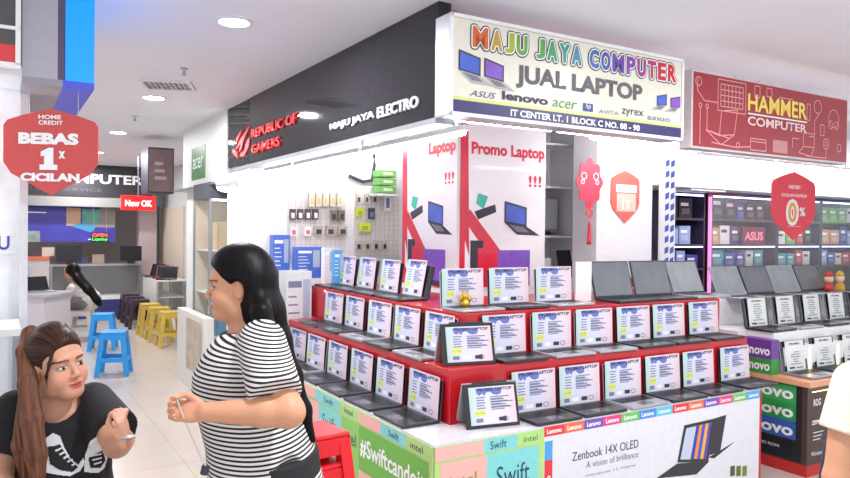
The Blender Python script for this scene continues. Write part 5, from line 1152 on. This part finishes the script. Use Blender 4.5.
# ---- seated woman in the black tee with sneaker print
def woman_black():
    z0 = 2.22; Q = lambda x, y, z=z0: P(x, y, z); base = V3(Q(55, 400)[0], z0, 0)
    o = bpy.data.objects.new('person', None); COL.objects.link(o); o.location = base; tag(o, 'seated person with brown ponytail in a black T-shirt printed with white sneakers', 'person')
    hc = Q(58, 367); F = frame((.84, -.52, .06), (-.20, -.06, 1)); sc = .93
    s = SDF((-1.62, 1.72, .38), (-.84, 2.52, 1.45), .0042); g = head(s, hc, F, sc)
    s.cap(hc+V3(-.03, .02, -.05), Q(55, 408, 2.26), .052, .062, .03)
    lat = math.radians(22)
    tor = [(400, 55, .08, .075), (408, 55, .15, .095), (420, 54, .178, .115), (445, 55, .165, .128), (475, 57, .158, .128), (510, 58, .175, .135), (560, 58, .19, .15)]
    zt = 2.28
    lv = lambda g_: [(Q(0, y, zt)[2], Q(c, y, zt)[0], zt, a+g_, b+g_) for (y, c, a, b) in tor]
    s.loft(lv(-.015), lat, .03)
    Sl, El, Wl = Q(95, 404, 2.32), Q(117, 444, 2.16), Q(126, 440, 2.02)
    s.chain([Sl, El], [.050, .040], .02); s.chain([El, Wl], [.040, .027], .015)
    tips = hand(s, Q(125, 438, 2.01), V3(.12, -.35, .95), V3(-.55, -.8, 0.1), .74, .95, True)
    Sr, Er, Wr = Q(14, 412, 2.2), Q(-4, 470, 2.12), Q(10, 520, 1.98); s.chain([Sr, Er], [.052, .046], .02); s.chain([Er, Wr], [.044, .03], .015); hand(s, Wr, V3(.5, -.7, -.3), V3(0, -.3, 1), .86, .7)
    hip = V3(Q(58, 540, zt)[0], zt, .58)
    sdf_obj(s, 'body', o, skin_m, 1, {'tone': face_tone(hc, F, sc, np.array(lin((208, 152, 126))))}, base)
    # black tee
    t = SDF((-1.66, 1.9, .55), (-.84, 2.56, 1.25), .006); t.loft(lv(.006), lat, .02)
    for a, b_, r1, r2 in ((Q(93, 403, 2.32), Q(110, 427, 2.23), .068, .080), (Q(16, 411, 2.2), Q(3, 445, 2.15), .066, .08)):
        d = (b_-a)/np.linalg.norm(b_-a); t.cap(a, b_+d*.06, r1, r2, .022, plane=(d, b_+d*.03))
    t.cap(hc+V3(-.02, .02, -.08), Q(56, 405, 2.24), .06, .072, .004, cut=True); t.ell(Q(58, 396, 2.2), (.085, .08, .045), k=.005, cut=True)
    tee = sdf_obj(t, 'black_tshirt', o, mat('black_jersey', (22, 20, 24), .85, bump=.0), 1, None, base)
    # trousers and legs
    p = SDF((-1.7, 1.4, .0), (-.5, 2.6, .78), .009); p.ell(hip, (.20, .17, .15), k=.03)
    fw = V3(.55, -.83, 0); fw /= np.linalg.norm(fw); sd_ = V3(.83, .55, 0)
    for k_ in (-1, 1):
        H_ = hip+sd_*.09*k_; K_ = H_+fw*.40+V3(0, 0, -.03)+sd_*.04*k_; A_ = K_+fw*.04; A_ = V3(A_[0], A_[1], .09); p.chain([H_, K_, A_], [.10, .075, .05], .03); p.cap(V3(A_[0], A_[1], .05), V3(A_[0], A_[1], .04)+fw*.15, .04, .035, .01)
    sdf_obj(p, 'dark_trousers', o, mat('charcoal_cotton', (34, 34, 40), .85), 1, None, base)
    # hair
    def capflow(v):
        q = ((v-hc)@F.T)/sc-np.array((-.085, -.03, .06)); return np.c_[np.arctan2(q[:, 1], q[:, 2])*.09, np.zeros(len(v)), np.linalg.norm(q, axis=1)]
    h = SDF((-1.62, 1.8, .8), (-.9, 2.6, 1.48), .0045); gg = lambda q: np.array(hc)+sc*(np.array(q)@F)
    h.ell(gg((-.020, 0, .048)), np.array((.100, .084, .098))*sc, F, .01); h.ell(gg((.01, 0, .078)), np.array((.082, .068, .062))*sc, F, .02)
    h.ell(gg((.112, 0, -.035)), np.array((.092, .14, .122))*sc, F, .012, True)
    for sy in (-1, 1): h.ell(gg((.004, sy*.085, -.012)), np.array((.024, .03, .040))*sc, F, .01, True)
    h.ell(gg((-.02, 0, -.095)), np.array((.10, .12, .07))*sc, F, .02, True)
    h.chain([gg((.065, -.045, .07)), gg((.072, -.066, .035)), gg((.058, -.076, -.005)), gg((.05, -.078, -.05))], [.006, .006, .005, .002], .006)
    h.ell(gg((-.01, .01, .137)), np.array((.045, .04, .016))*sc, F, .02)
    sdf_obj(h, 'hair', o, hair_mat('dark_brown_hair', (34, 22, 18), (78, 52, 42), .42), 1, {'flow': capflow}, base)
    pt = SDF((-1.62, 1.8, .6), (-.9, 2.6, 1.48), .0045)
    pt.chain([gg((-.085, -.04, .075)), Q(31, 334, 2.24), Q(26, 352, 2.19), Q(28, 385, 2.13), Q(32, 420, 2.08), Q(36, 455, 2.06), Q(38, 492, 2.07)], [.026, .026, .027, .028, .031, .030, .018], .012, flat=(V3(.4, -.9, 0)/np.linalg.norm((.4, -.9)), 1.5))
    pt.chain([Q(25, 400, 2.12), Q(21, 445, 2.1), Q(24, 478, 2.1)], [.02, .026, .012], .012)
    sdf_obj(pt, 'ponytail', o, hair_mat('brown_hair', (84, 52, 40), (128, 86, 66), .42), 1, {'flow': path_flow([Q(31, 334, 2.24), Q(26, 352, 2.19), Q(28, 385, 2.13), Q(32, 420, 2.08), Q(36, 455, 2.06), Q(38, 492, 2.07)])}, base)
    MB().lathe([(.034, -.006), (.04, 0), (.034, .006)], silver, 20, Matrix.Translation(Vector(Q(126, 437, 2.01)-base)) @ Matrix.Rotation(-.2, 4, 'X') @ Matrix.Scale(.72, 4)).build('bracelet', o, smooth=True)
    # sneaker print projected on the tee
    from mathutils.bvhtree import BVHTree
    bv = BVHTree.FromPolygons([v.co[:] for v in tee.data.vertices], [tuple(q.vertices) for q in tee.data.polygons])
    def inside(poly_, x, y):
        c = False; n = len(poly_)
        for i in range(n):
            x1, y1 = poly_[i]; x2, y2 = poly_[i-1]
            if (y1 > y) != (y2 > y) and x < (x2-x1)*(y-y1)/(y2-y1)+x1: c = not c
        return c
    shoeA = [(43, 472), (42, 452), (46, 438), (53, 433), (60, 436), (64, 447), (70, 458), (78, 465), (83, 458), (85, 462), (80, 471), (70, 476), (60, 475)]
    shoeAb = [(47, 447), (60, 444), (68, 458), (78, 467), (72, 472), (60, 470), (50, 464)]
    shoeB = [(84, 472), (85, 455), (90, 441), (97, 436), (103, 437), (104, 448), (107, 458), (104, 468), (98, 473)]
    shoeBb = [(88, 458), (102, 450), (105, 460), (100, 468), (90, 468)]
    lines = []
    for i in range(5): lines.append([(55+i*4, 450+i*3.6), (62+i*3.4, 447+i*3.8), (62.6+i*3.4, 448.2+i*3.8), (56+i*4, 451.8+i*3.6)])
    for i in range(3): lines.append([(90+i*1.5, 455+i*4.2), (101, 453+i*4), (101, 454.4+i*4), (90.5+i*1.5, 456.6+i*4.2)])
    toeA = [(46, 446), (50, 439), (56, 439), (60, 444), (54, 446)]; toeB = [(89, 453), (92, 444), (99, 442), (102, 449)]
    mb = MB(); nrm = 1
    def proj_poly(polys, m, off, x0, y0, x1, y1, step=.7):
        cache = {}; vs = []; fs = []
        def vert(i, j):
            if (i, j) in cache: return cache[(i, j)]
            x, y = x0+i*step, y0+j*step; d = ray(x, y); d = d/np.linalg.norm(d); r = bv.ray_cast(Vector(EYEP-base), Vector(d))
            if r[0] is None: cache[(i, j)] = None
            else: vs.append(tuple(r[0]+r[1]*off if r[1].dot(Vector(d)) < 0 else r[0]-r[1]*off)); cache[(i, j)] = len(vs)-1
            return cache[(i, j)]
        for i in range(int((x1-x0)/step)):
            for j in range(int((y1-y0)/step)):
                cx, cy = x0+(i+.5)*step, y0+(j+.5)*step
                if any(inside(q, cx, cy) for q in polys):
                    f = [vert(i, j), vert(i, j+1), vert(i+1, j+1), vert(i+1, j)]
                    if None not in f: fs.append(tuple(f))
        mb.add(vs, fs, m)
    pw_ = mat('white_fabric_print', (226, 224, 226), .8); pk_ = mat('black_fabric_print', (26, 24, 28), .8)
    proj_poly([shoeA, shoeB], pw_, .0015, 40, 430, 112, 478); proj_poly([shoeAb, shoeBb], pk_, .0025, 40, 430, 112, 478); proj_poly(lines+[toeA, toeB], pw_, .0035, 40, 430, 112, 478, .5)
    mb.build('sneaker_print', o)
    st = make_stool(blu, .33, .44); st.location = (hip[0], hip[1], 0); st.rotation_euler = (0, 0, .4); tag(st, 'blue plastic stool hidden beneath the seated person in the black T-shirt', 'stool')
woman_black()

# ---- woman in white blouse far down the walkway, seated from behind
def woman_far():
    z0 = 10.3; Q = lambda x, y, z=z0: P(x, y, z); s_ = V3(*onh(82, 339, 0)); base = V3(s_[0], s_[1], 0); X_ = base[0]; Y_ = base[1]
    o = bpy.data.objects.new('person', None); COL.objects.link(o); o.location = base; tag(o, 'far seated person with long black hair in a patterned white blouse, working at the desk', 'person')
    z0 = Y_; hip = V3(X_+.06, Y_, .57); hd = P(71, 273, z0); sh = P(77, 286, z0); hd2 = hd
    s = SDF((X_-.9, Y_-.5, .0), (X_+.4, Y_+.5, 1.35), .011); F = frame((-.93, .2, -.3)); head(s, hd, F, 1.0)
    s.chain([hd, sh], [.055, .06], .03); s.chain([sh+V3(0, 0, -.05), hip], [.12, .15], .03)
    for k_ in (-1, 1):
        a = sh+V3(0, .15*k_, -.03); e = P(72, 299, z0)+V3(0, .19*k_, 0); w = P(62, 296, z0)+V3(0, .14*k_, .0); s.chain([a, e, w], [.05, .042, .03], .02); hand(s, w, V3(-1, 0, 0), V3(0, -k_, .3), 1, .4)
        H_ = hip+V3(0, .1*k_, 0); K_ = H_+V3(-.40, .02*k_, -.03); s.chain([H_, K_, V3(K_[0], K_[1], .08)], [.10, .075, .045], .02); s.cap(V3(K_[0], K_[1], .05), V3(K_[0]-.14, K_[1], .04), .04, .035, .01)
    sdf_obj(s, 'body', o, skin_m, 1, {'tone': face_tone(hd, F, 1.0)}, base)
    t = SDF((X_-.9, Y_-.5, .4), (X_+.4, Y_+.5, 1.35), .011); t.chain([sh+V3(.01, 0, -.05), (sh+hip)/2+V3(.05, 0, -.02), hip+V3(.01, 0, .04)], [.14, .16, .20], .04)
    for k_ in (-1, 1):
        a = sh+V3(0, .15*k_, -.03); e = P(72, 299, z0)+V3(0, .19*k_, 0); w = P(64, 296.5, z0)+V3(0, .15*k_, .0); t.chain([a, e, w], [.07, .06, .045], .03)
    m_ = mat('patterned_blouse', (216, 208, 198), .8, noise=.22, scale=26); sdf_obj(t, 'white_blouse', o, m_, 1, None, base)
    p = SDF((X_-.9, Y_-.5, .0), (X_+.4, Y_+.5, .75), .014); p.ell(hip+V3(0, 0, .0), (.19, .2, .11), k=.03)
    for k_ in (-1, 1): H_ = hip+V3(0, .1*k_, 0); K_ = H_+V3(-.40, .02*k_, -.03); p.chain([H_, K_, V3(K_[0], K_[1], .12)], [.115, .09, .06], .02)
    sdf_obj(p, 'trousers', o, mat('grey_cotton', (120, 116, 120), .85), 1, None, base)
    h = SDF((X_-.7, Y_-.4, .5), (X_+.5, Y_+.4, 1.35), .009); h.ell(hd+V3(.03, 0, .04), (.11, .095, .11)); h.chain([hd+V3(.05, 0, .02), P(79, 279, z0-.04), P(89, 290, z0-.08), P(97, 300, z0-.08), P(101, 308, z0-.05)], [.095, .10, .095, .075, .03], .03, flat=(V3(.7, 0, .7), 1.5))
    h.ell(hd+V3(-.13, 0, -.03), (.09, .12, .11), k=.01, cut=True)
    sdf_obj(h, 'hair', o, MATS_HAIR, 1, {'flow': lambda v: v}, base)
MATS_HAIR = bpy.data.materials['black_hair']
woman_far()

# ---- person at the right edge in the cream top
def person_right():
    z0 = 2.05; Q = lambda x, y, z=z0: P(x, y, z); base = V3(Q(909, 400)[0], z0, 0)
    o = bpy.data.objects.new('person', None); COL.objects.link(o); o.location = base; tag(o, 'person cropped by the right edge in a cream short-sleeved top with dark strap', 'person')
    cx = base[0]; hc = V3(cx-.02, z0+.0, 1.50); F = frame((-.2, .97, -.05)); s = SDF((cx-.42, z0-.36, 0), (cx+.42, z0+.36, 1.66), .0055); head(s, hc, F, .95)
    s.cap(hc+V3(0, -.01, -.05), V3(cx, z0, 1.30), .052, .06, .03)
    tor = [(1.33, .07, .07), (1.29, .14, .09), (1.22, .175, .105), (1.10, .155, .11), (.98, .145, .11), (.86, .18, .13), (.74, .17, .12)]
    lv = lambda g_, lo=0: [(z, cx, z0, a+g_, b+g_) for z, a, b in tor if z >= lo]
    s.loft(lv(-.015), 0.1, .03)
    Sl = Q(845, 398); 
    for k_ in (-1, 1):
        S_ = V3(cx+.165*k_, z0, 1.25); E_ = V3(cx+.215*k_, z0-.02, .98); W_ = V3(cx+.205*k_, z0-.08, .76); s.chain([S_, E_, W_], [.05, .038, .026], .02); hand(s, W_, V3(0, -.1, -1), V3(-k_*.2, -1, 0), .86, .4)
        s.chain([V3(cx+.09*k_, z0, .80), V3(cx+.09*k_, z0, .46), V3(cx+.09*k_, z0, .09)], [.085, .055, .038], .02); s.cap(V3(cx+.09*k_, z0-.03, .04), V3(cx+.09*k_, z0+.14, .035), .035, .032, .01)
    sdf_obj(s, 'body', o, skin_m, 1, {'tone': face_tone(hc, F, .95)}, base)
    t = SDF((cx-.42, z0-.36, .7), (cx+.42, z0+.36, 1.45), .006); t.loft(lv(.008, .8), .1, .02)
    for k_ in (-1, 1):
        a = V3(cx+.15*k_, z0, 1.25); b_ = V3(cx+.195*k_, z0-.01, 1.11); d = (b_-a)/np.linalg.norm(b_-a); t.cap(a, b_+d*.06, .068, .066, .025, plane=(d, b_))
    t.ell(V3(cx, z0, 1.36), (.085, .08, .06), k=.006, cut=True)
    sdf_obj(t, 'cream_top', o, mat('cream_knit', (226, 214, 196), .85, noise=.08, scale=60), 1, None, base)
    p = SDF((cx-.3, z0-.3, .05), (cx+.3, z0+.3, .95), .01); p.ell(V3(cx, z0, .84), (.19, .14, .12), k=.03)
    for k_ in (-1, 1): p.chain([V3(cx+.09*k_, z0, .8), V3(cx+.09*k_, z0, .46), V3(cx+.09*k_, z0, .12)], [.1, .07, .055], .02)
    sdf_obj(p, 'trousers', o, mat('indigo_denim', (52, 62, 88), .85), 1, None, base)
    h = SDF((cx-.3, z0-.3, 1.0), (cx+.3, z0+.3, 1.7), .007); gg = lambda q: hc+.95*(np.array(q)@F); h.ell(gg((-.02, 0, .045)), (.10, .085, .10), F); h.ell(gg((.112, 0, -.035)), (.09, .13, .115), F, .012, True); h.chain([gg((-.06, 0, .02)), gg((-.08, 0, -.10)), gg((-.085, 0, -.2))], [.07, .06, .03], .03)
    sdf_obj(h, 'hair', o, MATS_HAIR, 1, {'flow': lambda v: v}, base)
    b = MB(); b.tube([(-.09, .0, 1.318), (-.115, -.1, 1.26), (-.13, -.135, 1.15), (-.15, -.14, 1.0), (-.19, -.12, .85)], .011, ink, 8); b.tube([(-.09, 0, 1.318), (-.115, .10, 1.26), (-.135, .13, 1.15), (-.16, .14, 1.0), (-.19, .12, .85)], .011, ink, 8); b.build('bag_strap', o, smooth=True)
    bb = MB(); bb.box((-.27, -.13, .62), (-.2, .13, .86), ink); bb.build('shoulder_bag', o, bevel=.02)
person_right()
